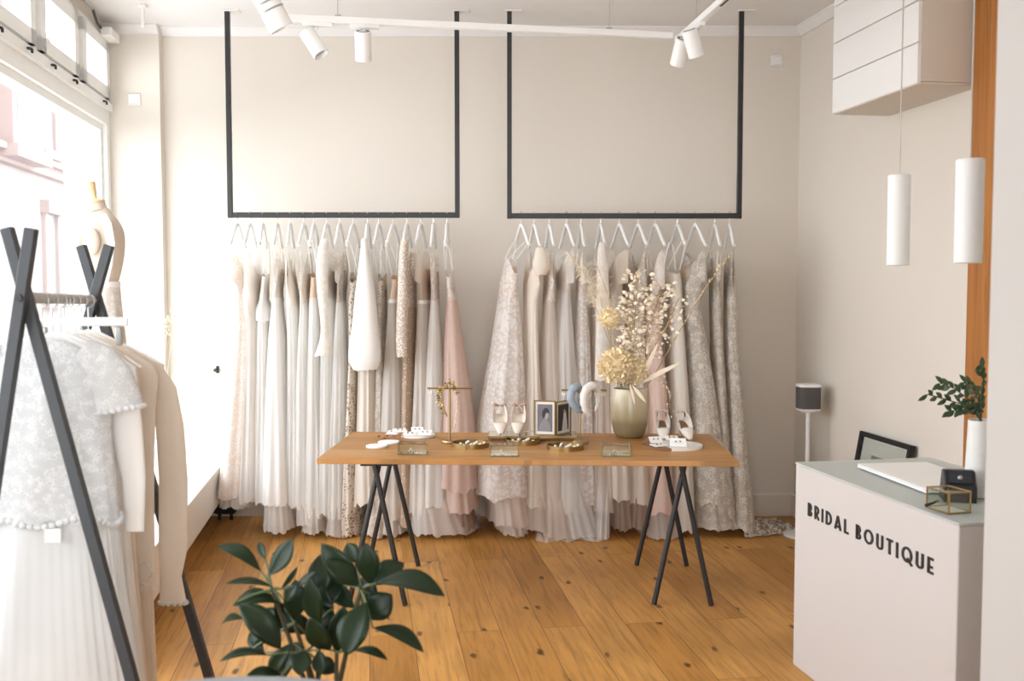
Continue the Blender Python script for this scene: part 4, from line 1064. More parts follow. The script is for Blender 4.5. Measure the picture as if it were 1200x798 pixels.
panel(pA, pB, h1, 'photo_grey', (('portrait_dress', 'photo_dim', [(-.45, -.5), (.42, -.5), (.38, -.28), (.16, -.08), (.06, -.02), (-.08, -.06), (-.32, -.24)], .0024),
    ('portrait_face', 'photo_skin', ell(.10, .10, .15, .15, t=.3), .0028), ('portrait_hair', 'photo_black', [(-.14, .02), (-.06, -.02), (.02, .06), (.06, .16), (.16, .20), (.27, .16), (.30, .24), (.22, .34), (.08, .38), (-.06, .33), (-.16, .22), (-.18, .10)], .0032)))
panel(pB + V(.001, 0, 0), V(pC.x, pC.y + .045, pz), h1 * .97, 'photo_black', (('portrait_dress', 'photo_pale', [(-.16, -.5), (.40, -.5), (.30, -.25), (.16, .02), (.14, .16), (.0, .16), (-.02, .0), (-.08, -.2)], .0024), ('portrait_face', 'photo_skin', ell(.07, .23, .09, .07), .0026), ('portrait_veil', 'photo_pale', [(.12, .2), (.2, .22), (.30, -.1), (.36, -.4), (.22, -.3), (.16, 0)], .0028)))

# the big vase
m, nt, out = nodes_of('vase_glaze')
vec = nd(nt, 'ShaderNodeTexCoord').outputs['Object']; sp = nd(nt, 'ShaderNodeSeparateXYZ'); nt.links.new(vec, sp.inputs[0])
nz = nd(nt, 'ShaderNodeTexNoise', Scale=9.0, Detail=3.0); nt.links.new(vec, nz.inputs['Vector'])
ad = nd(nt, 'ShaderNodeMath', operation='MULTIPLY_ADD'); ad.inputs[1].default_value = .03; nt.links.new(nz.outputs['Fac'], ad.inputs[0]); nt.links.new(sp.outputs['Z'], ad.inputs[2])
colr = ramp(nt, ad.outputs[0], [(0.10, (0.23, 0.18, 0.10)), (0.135, (0.36, 0.29, 0.17)), (0.22, (0.52, 0.44, 0.29)), (0.30, (0.60, 0.53, 0.38))])
p_ = nd(nt, 'ShaderNodeBsdfPrincipled', Roughness=0.24); p_.inputs['Coat Weight'].default_value = .2
nt.links.new(colr, p_.inputs['Base Color']); nt.links.new(p_.outputs[0], out.inputs[0])
vp = tp(737.5, 512); vy = vp.y
vr = (at(759, 480, vy).x - at(716, 480, vy).x) / 2; vh = at(737, 455, vy).z - TZ
prof = [(.001, .004), (vr * .62, .0), (vr * .70, .004), (vr * .86, .03), (vr * .97, .075), (vr, .13), (vr, .18), (vr * .97, vh - .04), (vr * .90, vh - .008), (vr * .88, vh), (vr * .85, vh - .004), (vr * .92, vh - .05), (vr * .93, .12), (vr * .7, .03), (.001, .02)]
tag(MB().lathe(prof, V(vp.x, vy, TZ), 48).build('vase', 'vase_glaze', None, origin=V(vp.x, vy, TZ)), 'tall rounded olive-beige vase holding dried flowers on the table', 'vase')
# dried flowers
simple('dried_cream', (0.80, 0.66, 0.45), 0.85, vary=0.15, vscale=30)
simple('dried_bloom', (0.93, 0.74, 0.49), 0.85, vary=0.18, vscale=40)
simple('dried_pale', (0.88, 0.77, 0.61), 0.8, vary=0.1, vscale=30)
simple('dried_stem', (0.46, 0.32, 0.16), 0.8)
def stem_to(pxs, r, mat, t, name='stem'):
    pts = [at(x, y, yy) for x, y, yy in pxs]; MB().tube(pts, r, 6).build(name, mat, t); return pts
mouth = (736, 470, vy)
def bloom(cx, cy, yy, rpx, label, n):
    c = at(cx, cy, yy); R = rpx * yy / F
    t = thing('dried_bloom', label, 'dried flower', at(736, 500, vy))
    stem_to([(736, 500, vy), ((cx + 736) / 2, (cy + 470) / 2 + 5, (vy + yy) / 2), (cx, cy + 3, yy)], .003, 'dried_stem', t)
    m_ = MB()
    for i in range(n):
        z = 1 - 2 * (i + .5) / n; a = i * 2.39996; s = math.sqrt(1 - z * z)
        d = V(s * math.cos(a), s * math.sin(a), z); d = (d + V(*(random.uniform(-.25, .25) for _ in range(3)))).normalized()
        r0 = R * random.uniform(.62, .9)
        tn = d.cross(V(random.uniform(-1, 1), random.uniform(-1, 1), random.uniform(-1, 1))).normalized()
        p = c + d * r0
        m_.leaf(p - tn * R * .04, p + d * R * random.uniform(.16, .3) + tn * R * .16, R * random.uniform(.18, .3), d.cross(tn), bend=.2, n=3)
    m_.ball(c, R * .72, 10)
    m_.build('petals', 'dried_bloom', t, smooth=60)
bloom(722, 429, vy - .06, 21, 'large cream dried hydrangea bloom at the left of the vase', 520)
bloom(742, 434, vy - .03, 17, 'second cream dried bloom tucked behind the large one', 380)
bloom(714, 373, vy - .02, 12, 'small round cream dried bloom, above the large one', 300)
def lunaria(pxs, label, n, rp, spread, mat='dried_pale', name='dried_branch'):
    t = thing(name, label, 'dried flower', at(736, 505, vy))
    pts = stem_to([(736, 505, vy)] + pxs, .0022, 'dried_stem', t)
    m_ = MB(); keys = [(i, *p) for i, p in enumerate(pts)]; tw = MB()
    for i in range(n):
        s = 1.2 + (len(pts) - 2.2) * (i / (n - 1)); p = V(*cr(keys, s))
        d = V(random.gauss(0, 1), random.gauss(0, .7), random.gauss(.1, .6)).normalized() * random.uniform(.2, 1) * spread * yyF(p)
        q_ = p + d; nn = V(random.gauss(0, .6), -1, random.gauss(0, .6)).normalized()
        tw.tube([p, p + d * .5 + V(0, 0, .006), q_], .0008, 4)
        dirr = (d.normalized() + V(0, 0, random.uniform(-.3, .6))).normalized(); L_ = rp * random.uniform(.55, 1.1)
        m_.leaf(q_, q_ + dirr * L_, L_ * .68, nn, bend=.08, n=4)
    tw.build('twigs', 'dried_stem', t); m_.build('leaf_shapes', mat, t, thick=.0005)  # not leaves
def yyF(p): return p.y / F
lunaria([(741, 430, vy - .02), (744, 370, vy), (748, 322, vy + .01)], 'tall cream branch of dried seed discs rising from the middle of the vase', 150, .036, 17)
lunaria([(748, 425, vy), (765, 375, vy + .02), (774, 335, vy + .03)], 'cream branch of dried seed discs leaning right of the tallest one', 130, .034, 17)
lunaria([(752, 430, vy - .04), (780, 385, vy - .05), (795, 350, vy - .04)], 'shorter cream seed disc branch leaning towards the satin slip gown', 60, .030, 14)
lunaria([(738, 425, vy - .03), (736, 390, vy - .03), (735, 352, vy - .02)], 'slender cream seed disc branch standing left in the vase', 60, .030, 11)
# trailing string of white petals over the table edge at the back
lunaria([(760, 440, vy + .02), (782, 452, vy + .03), (786, 485, vy + .03)], 'drooping string of white petals hanging above the white heels', 22, .024, 4)
# long thin branch
t = thing('dried_branch', 'long bare dried branch reaching far right from the vase', 'dried flower', at(736, 505, vy))
pts = stem_to([(736, 505, vy), (748, 470, vy), (775, 425, vy), (800, 382, vy), (825, 340, vy), (856, 298, vy)], .0028, 'dried_stem', t)
m_ = MB(); keys = [(i, *p) for i, p in enumerate(pts)]
for i in range(26):
    p = V(*cr(keys, 2.4 + 2.5 * i / 25)); m_.leaf(p, p + V(random.uniform(-.01, .02), random.uniform(-.012, .012), random.uniform(.008, .03)), .008, (0, -1, 0), n=3)
m_.build('buds', 'dried_cream', t, thick=.0005)
# pale blades
for i, (b_, tip_, w_, lab) in enumerate((((745, 452), (800, 424), .028, 'pale dried leaf blade pointing right from the vase'), ((747, 455), (772, 400), .026, 'pale dried leaf blade standing among the seed discs'), ((741, 452), (757, 472), .022, 'pale dried leaf blade drooping over the front of the vase'), ((738, 450), (744, 475), .016, 'short pale dried leaf hanging over the vase rim'))):
    t = thing('dried_leaf', lab, 'dried leaf', at(737, 480, vy))
    yb_ = vy - .03 if i < 2 else vy - vr - .012
    stem_to([(737, 490, vy), (b_[0], b_[1], yb_)], .002, 'dried_stem', t)
    MB().leaf(at(*b_, yb_), at(*tip_, yb_ - (.02 if i < 2 else .012)), w_, (0, -1, .3), bend=.06, n=9).build('blade', 'dried_pale', t, thick=.0008)
# feathery plumes left of the vase
for i, (tip_, mid_, lab) in enumerate((((666, 296), (692, 330), 'feathery pampas plume arching left over the gowns'), ((700, 312), (712, 345), 'feathery pampas plume standing straight behind the blooms'), ((684, 308), (704, 350), 'thin feathery plume between the other two'))):
    t = thing('pampas_plume', lab, 'dried flower', at(736, 505, vy))
    pts = stem_to([(736, 505, vy), (722, 420, vy + .03), (mid_[0] + 6, mid_[1] + 30, vy + .04), (mid_[0], mid_[1], vy + .05), (tip_[0], tip_[1], vy + .05)], .0018, 'dried_stem', t)
    m_ = MB(); keys = [(j, *p) for j, p in enumerate(pts)]
    for j in range(150):
        p = V(*cr(keys, 2.0 + 2.0 * j / 149)); d = V(random.gauss(0, .8) - .3, random.gauss(0, .5), random.uniform(-.9, .5)).normalized() * random.uniform(.03, .085)
        m_.tube([p, p + d * .5 + V(0, 0, .012), p + d], [.0011, .0010, .0005], 3)
    m_.build('plume', 'dried_pale', t)
# ------------------------------------------------------------------ clothes rack in the left foreground
YN, YF = 2.6, 3.3
pn, pfar = at(28, 349, YN), at(112, 351, YF)
rk = thing('garment_rack', 'dark steel tent-shaped garment rack with grey rope bar, left foreground', 'garment rack', ((pn.x + pfar.x) / 2, 2.95, 0))
for p, tl, tr_ in ((pn, (5, 266), (40, 267)), (pfar, (93, 287), (130, 287))):
    y = p.y
    a, b = at(*tl, y), at(*tr_, y)
    for s, q in ((1, a), (-1, b)):
        yy = y + s * .013
        top = V(q.x, yy, q.z); d = (V(p.x, yy, p.z) - top); low = top + d * ((top.z - .0) / -d.z)
        mb = MB(); ax = (low - top); ln = ax.length; mid = (top + low) / 2
        mb.box(mid, (.030, .026, ln - .004), 0, .002, ry=math.atan2(ax.x, ax.z) + PI)
        mb.build('leg', 'rack_steel', rk, smooth=0)
        MB().box(low + V(0, 0, .006), (.05, .034, .010), 0, .003).build('foot_cap', 'dark_plastic', rk, smooth=0)
    mb = MB(); mb.tube([p + V(0, -.032, 0), p + V(0, .032, 0)], .010, 10); mb.build('pivot_bolt', 'black_steel', rk)
simple('rope_grey', (0.40, 0.38, 0.35), 0.9, vary=0.25, vscale=60)
rp_ = MB(); A_, B_ = pn + V(0, .03, 0), pfar - V(0, .03, 0); dr = (B_ - A_)
for k in range(3):
    pts = [A_ + dr * (i / 120) + V(.0085 * math.cos(i / 120 * 2 * PI * 14 + k * 2.094), 0, .0085 * math.sin(i / 120 * 2 * PI * 14 + k * 2.094)) for i in range(121)]
    rp_.tube(pts, .0078, 7)
rp_.build('rope_bar', 'rope_grey', rk)

cloth('rack_lace', (0.82, 0.82, 0.81), 0.35, lace=(0.66, 0.66, 0.655), scale=120, cover=0.54, bump=.45)
cloth('rack_lace_edge', (0.84, 0.84, 0.83), 0.35, lace=(0.72, 0.72, 0.715), scale=160, cover=0.54, bump=.4)
cloth('rack_white', (0.82, 0.815, 0.805), 0.3, bump=.1)
cloth('rack_pleat', (0.76, 0.76, 0.75), 0.4, bump=.1)
cloth('rack_sheer', (0.86, 0.83, 0.79), 0.4, alpha=.8, bump=.1)
cloth('rack_cream', (0.82, 0.74, 0.64), 0.35, bump=.15, dots=((0.86, 0.82, 0.75), 55, 0.10))
cloth('rack_sand', (0.78, 0.68, 0.56), 0.35, bump=.15)
def rackx(y): f = (y - YN) / (YF - YN); return pn.x + (pfar.x - pn.x) * f, pn.z + (pfar.z - pn.z) * f - .026
FRX = lambda y, x: (V(x, y, 0), V(1, 0, 0), V(0, -1, 0))      # deep along X: seen from its front
def rack_hanger(y, label, span=.20, mat='white_plastic', dx=0):
    x, z = rackx(y); x += dx; nz = z - .075
    t = thing('hanger', label, 'hanger', (x, y, nz), 'hangers on the garment rack')
    w = MB()
    for s in (-1, 1): w.tube([V(x + s * a, y, nz - b) for a, b in ((0, 0), (.04, .012), (.10, .042), (span * .8, .082), (span, .11))], [.008, .009, .009, .008, .007], 8, flat=.7)
    w.build('yoke', mat, t)
    hk = MB(); R = .020
    hk.tube([V(x, y, nz), V(x, y, z - .025)] + [V(x + R - R * math.cos(a) if False else x + R * math.sin(a) * 1.0, y, z + .018 - R - R * math.cos(a) + .022 ) for a in [PI * i / 9 for i in range(0, 13)]], .0024, 6)
    hk.build('hook', 'grey_metal', t)
    return x, nz
def body(mb, y, x, keys, rows=16, n=64, k=9, hem=.006, dip=0, rnd=0, cap=False):
    """keys (z, half width along X, half depth along Y, pleat)"""
    kk = sorted((z, 0, d, w, a) for z, w, d, a in keys)
    tube_cloth(mb, FRX(y, x), kk, kk[-1][0], kk[0][0], rows, n, k, rnd, rnd, hem=hem, dip=dip, sq=2.2); return mb
def shoulders(nz, hw):                   # top of a garment following the hanger
    return [(nz - .005, .035, .012, .0), (nz - .02, .075, .018, 0), (nz - .05, .13, .024, .0), (nz - .09, hw * .86, .03, .01), (nz - .125, hw, .034, .02)]
def rsleeve(mb, pts, rad, flat=.6, n=14): mb.tube(pts, rad, n, flat=flat, up=(0, 1, 0), cap=False); return mb
GR = 'dresses on the garment rack'
# 1 nearest: lace top over a pleated skirt
y = 2.74; x, nz = rack_hanger(y, 'white hanger nearest the front of the garment rack, holding the lace top')
gt = thing('lace_dress', 'white two-layer dress with lace short-sleeved top over pleated skirt, front of the garment rack', 'dress', (x, y, nz - .1), GR)
hz = at(40, 612, y).z
wz = at(40, 600, y).z
kt = shoulders(nz, .20) + [(nz - .24, .185, .045, .04), (nz - .36, .19, .05, .05), (hz, .205, .055, .06)]
top_ = body(MB(), y, x, kt, rows=26, n=90, k=9, hem=.030, rnd=3.3); top_.build('lace_top', 'rack_lace', gt, smooth=80)
for s in (-1, 1):
    ps = [at(96, 412, y), at(114, 424, y), at(128, 444, y), at(135, 464, y), at(138, 480, y)]
    if s < 0: ps = [V(2 * x - p.x, p.y, p.z) for p in ps]
    en = ps[-1]; sh = ps[-2]
    m_ = MB(); rsleeve(m_, ps, [.040, .058, .066, .069, .072], .5, 28); m_.build('sleeve', 'rack_lace', gt, smooth=80)
    m_ = MB()
    for i in range(24):
        a = PI * 2 * i / 24; ax = (en - sh).normalized(); sd = V(-ax.z, 0, ax.x)
        p = en + sd * .072 * math.cos(a) + V(0, .036 * math.sin(a), 0); m_.ball(p, .0098, 6, (1, .4, .8))
    m_.build('scalloped_trim', 'rack_lace_edge', gt, smooth=80)
m_ = MB()
for i in range(64):                      # scalloped lace hem
    a = 2 * PI * i / 64; m_.ball(V(x + .204 * math.cos(a), y + .056 * math.sin(a), hz + .010 + .012 * math.sin(a * 5)), .0115, 6, (1, .35, .8))
m_.build('scalloped_trim', 'rack_lace_edge', gt, smooth=80)
sk = body(MB(), y + .004, x, [(wz + .03, .185, .045, .03), (wz - .25, .215, .065, .05), (.22, .285, .09, .07)], rows=20, n=260, k=46, hem=.01, rnd=1.2); sk.build('skirt', 'rack_pleat', gt, smooth=80)
tg_ = at(62, 628, y - .075); MB().box(tg_, (.045, .003, .04), 0, .006).build('paper_tag', 'rack_white', gt)
# 2 white blouse with long satin sleeve
y = 2.83; x, nz = rack_hanger(y, 'white hanger second on the garment rack, holding the satin-sleeved dress')
gt = thing('satin_dress', 'white dress with long plain satin sleeve, directly behind the lace dress on the rack', 'dress', (x, y, nz - .1), GR)
body(MB(), y, x, shoulders(nz, .19) + [(nz - .3, .17, .035, .04), (nz - .55, .17, .04, .06), (.25, .24, .06, .1)], rows=24, n=80, k=11, rnd=8).build('body', 'rack_white', gt, smooth=80)
s0 = at(140, 440, y); s1 = at(148, 500, y - .02); s2 = at(157, 560, y - .03); s3 = at(158, 622, y - .03)
rsleeve(MB(), [s0 + V(-.04, 0, .02), s0, s1, s2, s3], [.05, .05, .046, .034, .027], .45, 20).build('sleeve', 'satin_white', gt, smooth=80)
s0 = V(x - .2, y, nz - .13); rsleeve(MB(), [s0, s0 - V(.03, 0, .2), s0 - V(.05, 0, .42)], [.05, .045, .028], .45, 20).build('sleeve', 'satin_white', gt, smooth=80)
# 3-5 sheer pieces
for i, (y, mat, hw, lo_, nm, lab) in enumerate(((2.91, 'rack_white', .195, .28, 'plain white slip dress, third on the garment rack', 'third'), (2.985, 'rack_sheer', .20, .30, 'sheer white dress, fourth on the garment rack', 'fourth'), (3.055, 'rack_sand', .20, .2, 'sand coloured dress, fifth on the garment rack', 'fifth'))):
    x, nz = rack_hanger(y, 'white hanger %s on the garment rack' % lab)
    gt = thing('slip_dress', nm, 'dress', (x, y, nz - .1), GR)
    body(MB(), y, x, shoulders(nz, hw) + [(nz - .3, hw * .86, .028, .04), (nz - .6, hw * .84, .03, .06), (lo_, hw * 1.05, .034, .1)], rows=24, n=80, k=10, rnd=i * 5 + 2, hem=.012).build('body', mat, gt, smooth=80)
    ty_ = MB(); ty_.tube([V(x - .05, y - .03, nz - .02), V(x, y - .034, nz - .05), V(x + .05, y - .03, nz - .02)], .004, 6); ty_.build('neck_trim', mat, gt)
# 6 glitter dress with scalloped opening at the hem
y = 3.13; x, nz = rack_hanger(y, 'white hanger sixth on the garment rack, holding the beige glitter dress', .215)
gt = thing('glitter_dress', 'beige glitter dress with scalloped lace hem, sixth on the garment rack', 'dress', (x, y, nz - .1), GR)
xr_ = at(183, 690, y).x - x
body(MB(), y, x, shoulders(nz, .235) + [(nz - .25, .225, .03, .03), (nz - .5, .215, .03, .04), (at(0, 690, y).z, xr_ * .98, .034, .05)], rows=24, n=80, k=9, rnd=4, hem=.02).build('body', 'rack_cream', gt, smooth=80)
body(MB(), y + .003, x, [(at(0, 680, y).z, xr_ * .9, .028, .04), (.2, xr_ * .93, .03, .08)], rows=10, n=80, k=12, rnd=6).build('underskirt', 'rack_sand', gt, smooth=80)
m_ = MB(); cc = at(166, 672, y - .05); m_.tube([cc + V(.03 * math.cos(a) * (1 + .12 * math.cos(6 * a)), 0, .036 * math.sin(a) * (1 + .12 * math.cos(6 * a))) for a in [2 * PI * i / 36 for i in range(37)]], .003, 5)
m_.build('lace_motif', 'rack_lace_edge', gt)
# 7 rearmost with long sleeve
y = 3.21; x, nz = rack_hanger(y, 'white hanger last at the far end of the garment rack', .235)
gt = thing('long_sleeved_dress', 'cream chiffon dress with long cuffed sleeve, last at the far end of the garment rack', 'dress', (x, y, nz - .1), GR)
body(MB(), y, x, shoulders(nz, .25) + [(nz - .3, .21, .024, .03), (nz - .6, .19, .026, .05), (.2, .20, .03, .08)], rows=24, n=80, k=9, rnd=14).build('body', 'rack_cream', gt, smooth=80)
for s in (1, -1):
    pts = [at(160, 424, y), at(180, 436, y), at(192, 458, y), at(199, 500, y), at(203, 560, y), at(203, 640, y), at(200, 675, y), at(203, 706, y)]
    if s < 0: pts = [V(2 * x - p.x, p.y, p.z) for p in pts]
    rsleeve(MB(), pts, [.02, .034, .042, .046, .047, .048, .036, .044], .4, 20).build('sleeve', 'rack_cream', gt, smooth=80)
    m_ = MB(); c = pts[-1]
    for i in range(14):
        a = 2 * PI * i / 14; m_.ball(c + V(.044 * math.cos(a), .018 * math.sin(a), .0), .008, 6)
    m_.build('cuff_edge', 'rack_lace_edge', gt)
# clip hanger with its flat bar
y = 2.945; x, z = rackx(y); c = at(75, 378, y)
ch = thing('clip_hanger', 'pale flat-bar clip hanger with grey metal clip, sticking out of the rack', 'hanger', c)
l_, r_ = at(30, 377, y), at(150, 377, y)
MB().box((l_ + r_) / 2, ((r_ - l_).length, .012, .026), 0, .003).build('bar', 'frame_paint', ch)
hk = MB(); R = .02; hk.tube([V(x, y, c.z + .012), V(x, y, z - .02)] + [V(x + R * math.sin(a), y, z + .02 - R * math.cos(a)) for a in [PI * i / 9 for i in range(0, 13)]], .0025, 6); hk.build('hook', 'grey_metal', ch)
for px in (140, 52):
    q = at(px, 398, y); MB().box(q + V(0, 0, .01), (.017, .018, .055), 0, .003).build('clip', 'grey_metal', ch)

# ------------------------------------------------------------------ dressmaker's bust in the window
cloth('bust_linen', (0.60, 0.50, 0.41), 0.0, bump=.1)
simple('pale_wood', (0.66, 0.46, 0.25), 0.5, vary=.1, vscale=20)
MY = 5.55; ms = MY / F
def mp(px, py, y=MY): return at(px, py, y)
mc = mp(122, 330)
mq = thing('dress_form', 'beige dressmaker bust with turned wooden neck cap, standing in the shop window', 'mannequin', (mc.x, MY, p_top))
rows_ = [(243, 104, 126), (250, 100, 131), (262, 95, 140), (275, 93, 145), (295, 94, 145), (315, 99, 142), (333, 104, 138), (350, 101, 140), (375, 98, 144), (400, 98, 147), (415, 99, 146)]
m_ = MB(); rings = []
kk = [(i, r[0], r[1], r[2]) for i, r in enumerate(rows_)]
for i in range(41):
    py, xl, xr = cr(kk, i / 40 * (len(rows_) - 1)); a, b = mp(xl, py), mp(xr, py); c = (a + b) / 2; w_ = (b - a).length / 2
    dd = w_ * (.62 if i < 6 else .85 if i < 20 else .8)
    rings.append([V(c.x + w_ * math.cos(t), c.y + dd * math.sin(t), c.z) for t in [2 * PI * k / 32 for k in range(32)]])
m_.loft(rings, True, True); m_.build('torso', 'bust_linen', mq, smooth=80)
ne = mp(113, 240)
M_ = Matrix.Rotation(math.radians(-14), 4, 'Y')
MB().lathe([(.052, -.035), (.048, -.01), (.046, .004)], ne, 28, M=M_).build('neck', 'bust_linen', mq)
MB().lathe([(.048, .004), (.050, .008), (.048, .018), (.030, .026), (.016, .034), (.013, .048), (.017, .06), (.022, .095), (.026, .122), (.022, .128)], ne, 28, M=M_).build('neck_cap', 'pale_wood', mq)
ap = mp(107, 283, MY - .12)
MB().ball(ap, .062, 14, (.75, .35, 1.25)).build('arm_cap', 'bust_linen', mq)
MB().lathe([(.012, p_top + .03), (.012, mp(0, 414).z)], (mc.x, MY, 0), 12).build('pole', 'pale_wood', mq)
MB().lathe([(.14, p_top), (.14, p_top + .018), (.05, p_top + .03), (.02, p_top + .035)], (mc.x, MY, 0), 28).build('base', 'pale_wood', mq)
bg = thing('bridal_gown', 'ivory open-backed gown with draped tulle straps on the dressmaker bust', 'gown', (mc.x, MY, p_top + .05))
cloth('bust_tulle', (0.84, 0.82, 0.79), .35, alpha=.55)
rings = []
for i in range(25):
    q = i / 24; py = 336 + q * 150; f = 4.8 + q * 5
    xl, xr = (103 - 8 * q, 139 + 14 * q)
    a, b = mp(xl, py), mp(xr, py); c = (a + b) / 2; w_ = (b - a).length / 2 * 1.03
    if q > .6: c.z = max(c.z, p_top + .06)
    rings.append([V(c.x + (w_ + .012 * q * math.cos(11 * t)) * math.cos(t), c.y + (w_ * .95 + .012 * q * math.cos(11 * t)) * math.sin(t), c.z) for t in [2 * PI * k / 60 for k in range(60)]])
z_end = p_top + .05
last = rings[-1]; rings.append([V(mc.x + (p.x - mc.x) * 1.15, MY + (p.y - MY) * 1.15, z_end) for p in last])
MB().loft(rings).build('skirt', 'lace_white', bg, smooth=80)
wb = []
for zz, ex in ((337, 1.06), (330, 1.06)):
    a, b = mp(103, zz), mp(139, zz); c = (a + b) / 2; w_ = (b - a).length / 2 * ex
    wb.append([V(c.x + w_ * math.cos(t), c.y + w_ * .88 * math.sin(t), c.z) for t in [2 * PI * k / 40 for k in range(40)]])
MB().loft(wb).build('waistband', 'satin_white', bg, smooth=80)
dr_ = MB()
for i in range(7):
    f = i / 6
    dr_.tube([mp(112 + 12 * f, 251, MY - .11), mp(120 + 10 * f, 262, MY - .135), mp(126 + 8 * f, 285, MY - .135), mp(126 + 5 * f, 310, MY - .12), mp(118 + 8 * f, 332, MY - .10)], .004, 5)
dr_.build('draped_strap', 'satin_white', bg)
m_ = MB()
m_.grid(lambda a, b: mp(98 - 16 * a - 6 * math.sin(b * 5), 270 + 70 * b + 10 * a, MY - .09 - .03 * math.sin(a * 14 + b * 3)), 14, 20)
m_.build('tulle_drape', 'bust_tulle', bg, smooth=80)
# dried white branches on the platform
for i, (bx_, tips, lab) in enumerate(((188, ((196, 372), (205, 360), (188, 385)), 'pale dried grass stems in a white vase on the window platform'),)):
    yv = 6.15
    pv = gz(bx_, 0, 0) if False else V(at(bx_, 500, yv).x, yv, p_top)
    t = thing('flower_vase', 'white vase on the window platform behind the garment rack', 'vase', pv)
    MB().lathe([(.05, 0), (.065, .02), (.07, .12), (.04, .19), (.038, .22), (.032, .215), (.034, .18), (.06, .1), (.04, .02)], pv, 28).build('body', 'white_gloss', t)
    t = thing('dried_grass', lab, 'dried flower', pv + V(0, 0, .1))
    m_ = MB(); hd = MB()
    for px, py in tips + ((214, 380), (180, 372), (210, 400)):
        e = at(px, py, yv - .02); m_.tube([pv + V(0, 0, .05), pv + V(0, 0, .22) + (e - pv) * .1, e], .002, 5)
        for k in range(26):
            s_ = e + V(random.gauss(0, .012), random.gauss(0, .012), -k * .005); hd.leaf(s_, s_ + V(random.gauss(0, .012), -.003, random.uniform(.005, .025)), .008, (0, -1, 0), n=3)
    m_.build('stems', 'dried_pale', t); hd.build('flower_heads', 'dried_pale', t)

# ------------------------------------------------------------------ rubber plant and armchair in the foreground
m, nt, out = nodes_of('plant_leaf')
p_ = nd(nt, 'ShaderNodeBsdfPrincipled', Roughness=.33); p_.inputs['Specular IOR Level'].default_value = .25
vec = coords(nt); nz = nd(nt, 'ShaderNodeTexNoise', Scale=5.0, Detail=2.0); nt.links.new(vec, nz.inputs['Vector'])
nt.links.new(mixc(nt, nz.outputs['Fac'], (0.006, 0.017, 0.007), (0.016, 0.030, 0.010)), p_.inputs['Base Color']); nt.links.new(p_.outputs[0], out.inputs[0])
simple('plant_stem', (0.06, 0.05, 0.025), .7)
simple('pot_clay', (0.55, 0.52, 0.48), .7)
simple('soil', (0.03, 0.02, 0.015), .95)
PY = 2.45
pc_ = V(at(385, 700, PY).x, PY, 0)
pl = thing('rubber_plant', 'dark green rubber plant with glossy oval leaves in the foreground', 'potted plant', pc_)
pt = MB().lathe([(.11, 0), (.13, .01), (.155, .27), (.16, .28), (.15, .285), (.145, .26), (.01, .25)], pc_, 36); pot = pt.build('pot', 'pot_clay', pl)
MB().lathe([(.001, .262), (.146, .258)], pc_, 28, False, False).build('soil', 'soil', pot)
def lp(x, y, d=0): return at(170 + x / 3.4286, 590 + y / 3.4286, PY + d)
LV = [((465,272),(288,172),62,.05,(0,-.4,1),.16), ((494,292),(594,143),74,.02,(-.5,-1,.2),-.10), ((484,225),(458,153),30,.08,(0,-1,.2),.05), ((512,335),(325,322),40,-.05,(0,-.35,1),.10), ((545,345),(612,255),22,.05,(-.3,-1,.4),-.1),
 ((545,400),(352,412),72,0,(0,-.55,1),.22), ((372,395),(545,585),92,-.06,(.5,-1,.5),.20), ((395,462),(308,484),42,.05,(0,-.5,1),.14), ((492,610),(300,634),46,-.05,(0,-.35,1),.15), ((548,690),(408,692),52,-.08,(0,-.5,1),.1),
 ((600,470),(605,305),80,.0,(.3,-1,.2),.08), ((700,490),(662,295),76,-.02,(-.2,-1,.2),.08), ((745,590),(662,455),84,-.06,(-.3,-1,.3),.1), ((862,335),(708,160),88,-.03,(-.3,-.9,.5),.10), ((858,330),(718,232),66,-.08,(-.2,-.8,.7),.10),
 ((905,325),(886,158),78,-.02,(.2,-1,.1),.05), ((852,240),(812,160),60,.06,(0,-1,.2),.05), ((915,330),(1040,240),84,.05,(.2,-.7,.8),.15), ((930,322),(1204,372),98,-.06,(0,-.45,1),.16), ((880,460),(992,365),100,.02,(.2,-1,.3),.1),
 ((888,398),(808,612),112,-.10,(-.3,-1,.2),.10), ((770,600),(800,410),78,-.02,(.1,-1,.2),.06), ((915,500),(1120,598),66,-.04,(0,-.4,1),.16), ((835,592),(974,628),40,-.05,(0,-.4,1),.15), ((640,590),(618,690),72,-.08,(0,-1,.2),.08), ((700,590),(706,690),54,-.06,(0,-1,.2),.05),
 ((428,585),(505,540),32,.05,(0,-.6,1),.1), ((560,390),(610,330),48,-.04,(-.4,-1,.3),.05), ((700,390),(712,200),86,.07,(0,-1,.2),.06), ((800,330),(768,225),80,.08,(0,-1,.2),.05), ((900,430),(985,470),60,.09,(0,-.6,1),.1), ((590,560),(500,690),60,.0,(-.2,-1,.2),.1), ((660,640),(590,560),56,.07,(-.2,-1,.3),.08), ((520,380),(600,520),70,.08,(.2,-1,.2),.1), ((760,420),(660,330),60,.05,(-.2,-1,.4),.1), ((940,400),(860,300),60,.1,(.2,-1,.3),.1), ((600,350),(690,270),30,.0,(-.3,-.8,.7),.05),
 ((640,520),(560,400),74,.05,(-.3,-1,.3),.08), ((700,560),(740,400),70,.06,(.2,-1,.3),.08), ((720,430),(790,260),76,.10,(.1,-1,.2),.06), ((560,500),(470,430),62,.08,(0,-.8,.6),.12), ((680,620),(760,680),60,.0,(.2,-.8,.5),.12),
 ((620,600),(540,700),66,.06,(-.2,-.8,.5),.12), ((840,420),(760,330),66,.09,(-.2,-1,.3),.06), ((870,380),(950,440),70,.10,(.1,-.7,.6),.14), ((560,420),(660,520),60,.10,(.2,-1,.3),.10), ((480,600),(420,520),50,.08,(-.3,-.8,.5),.10)]
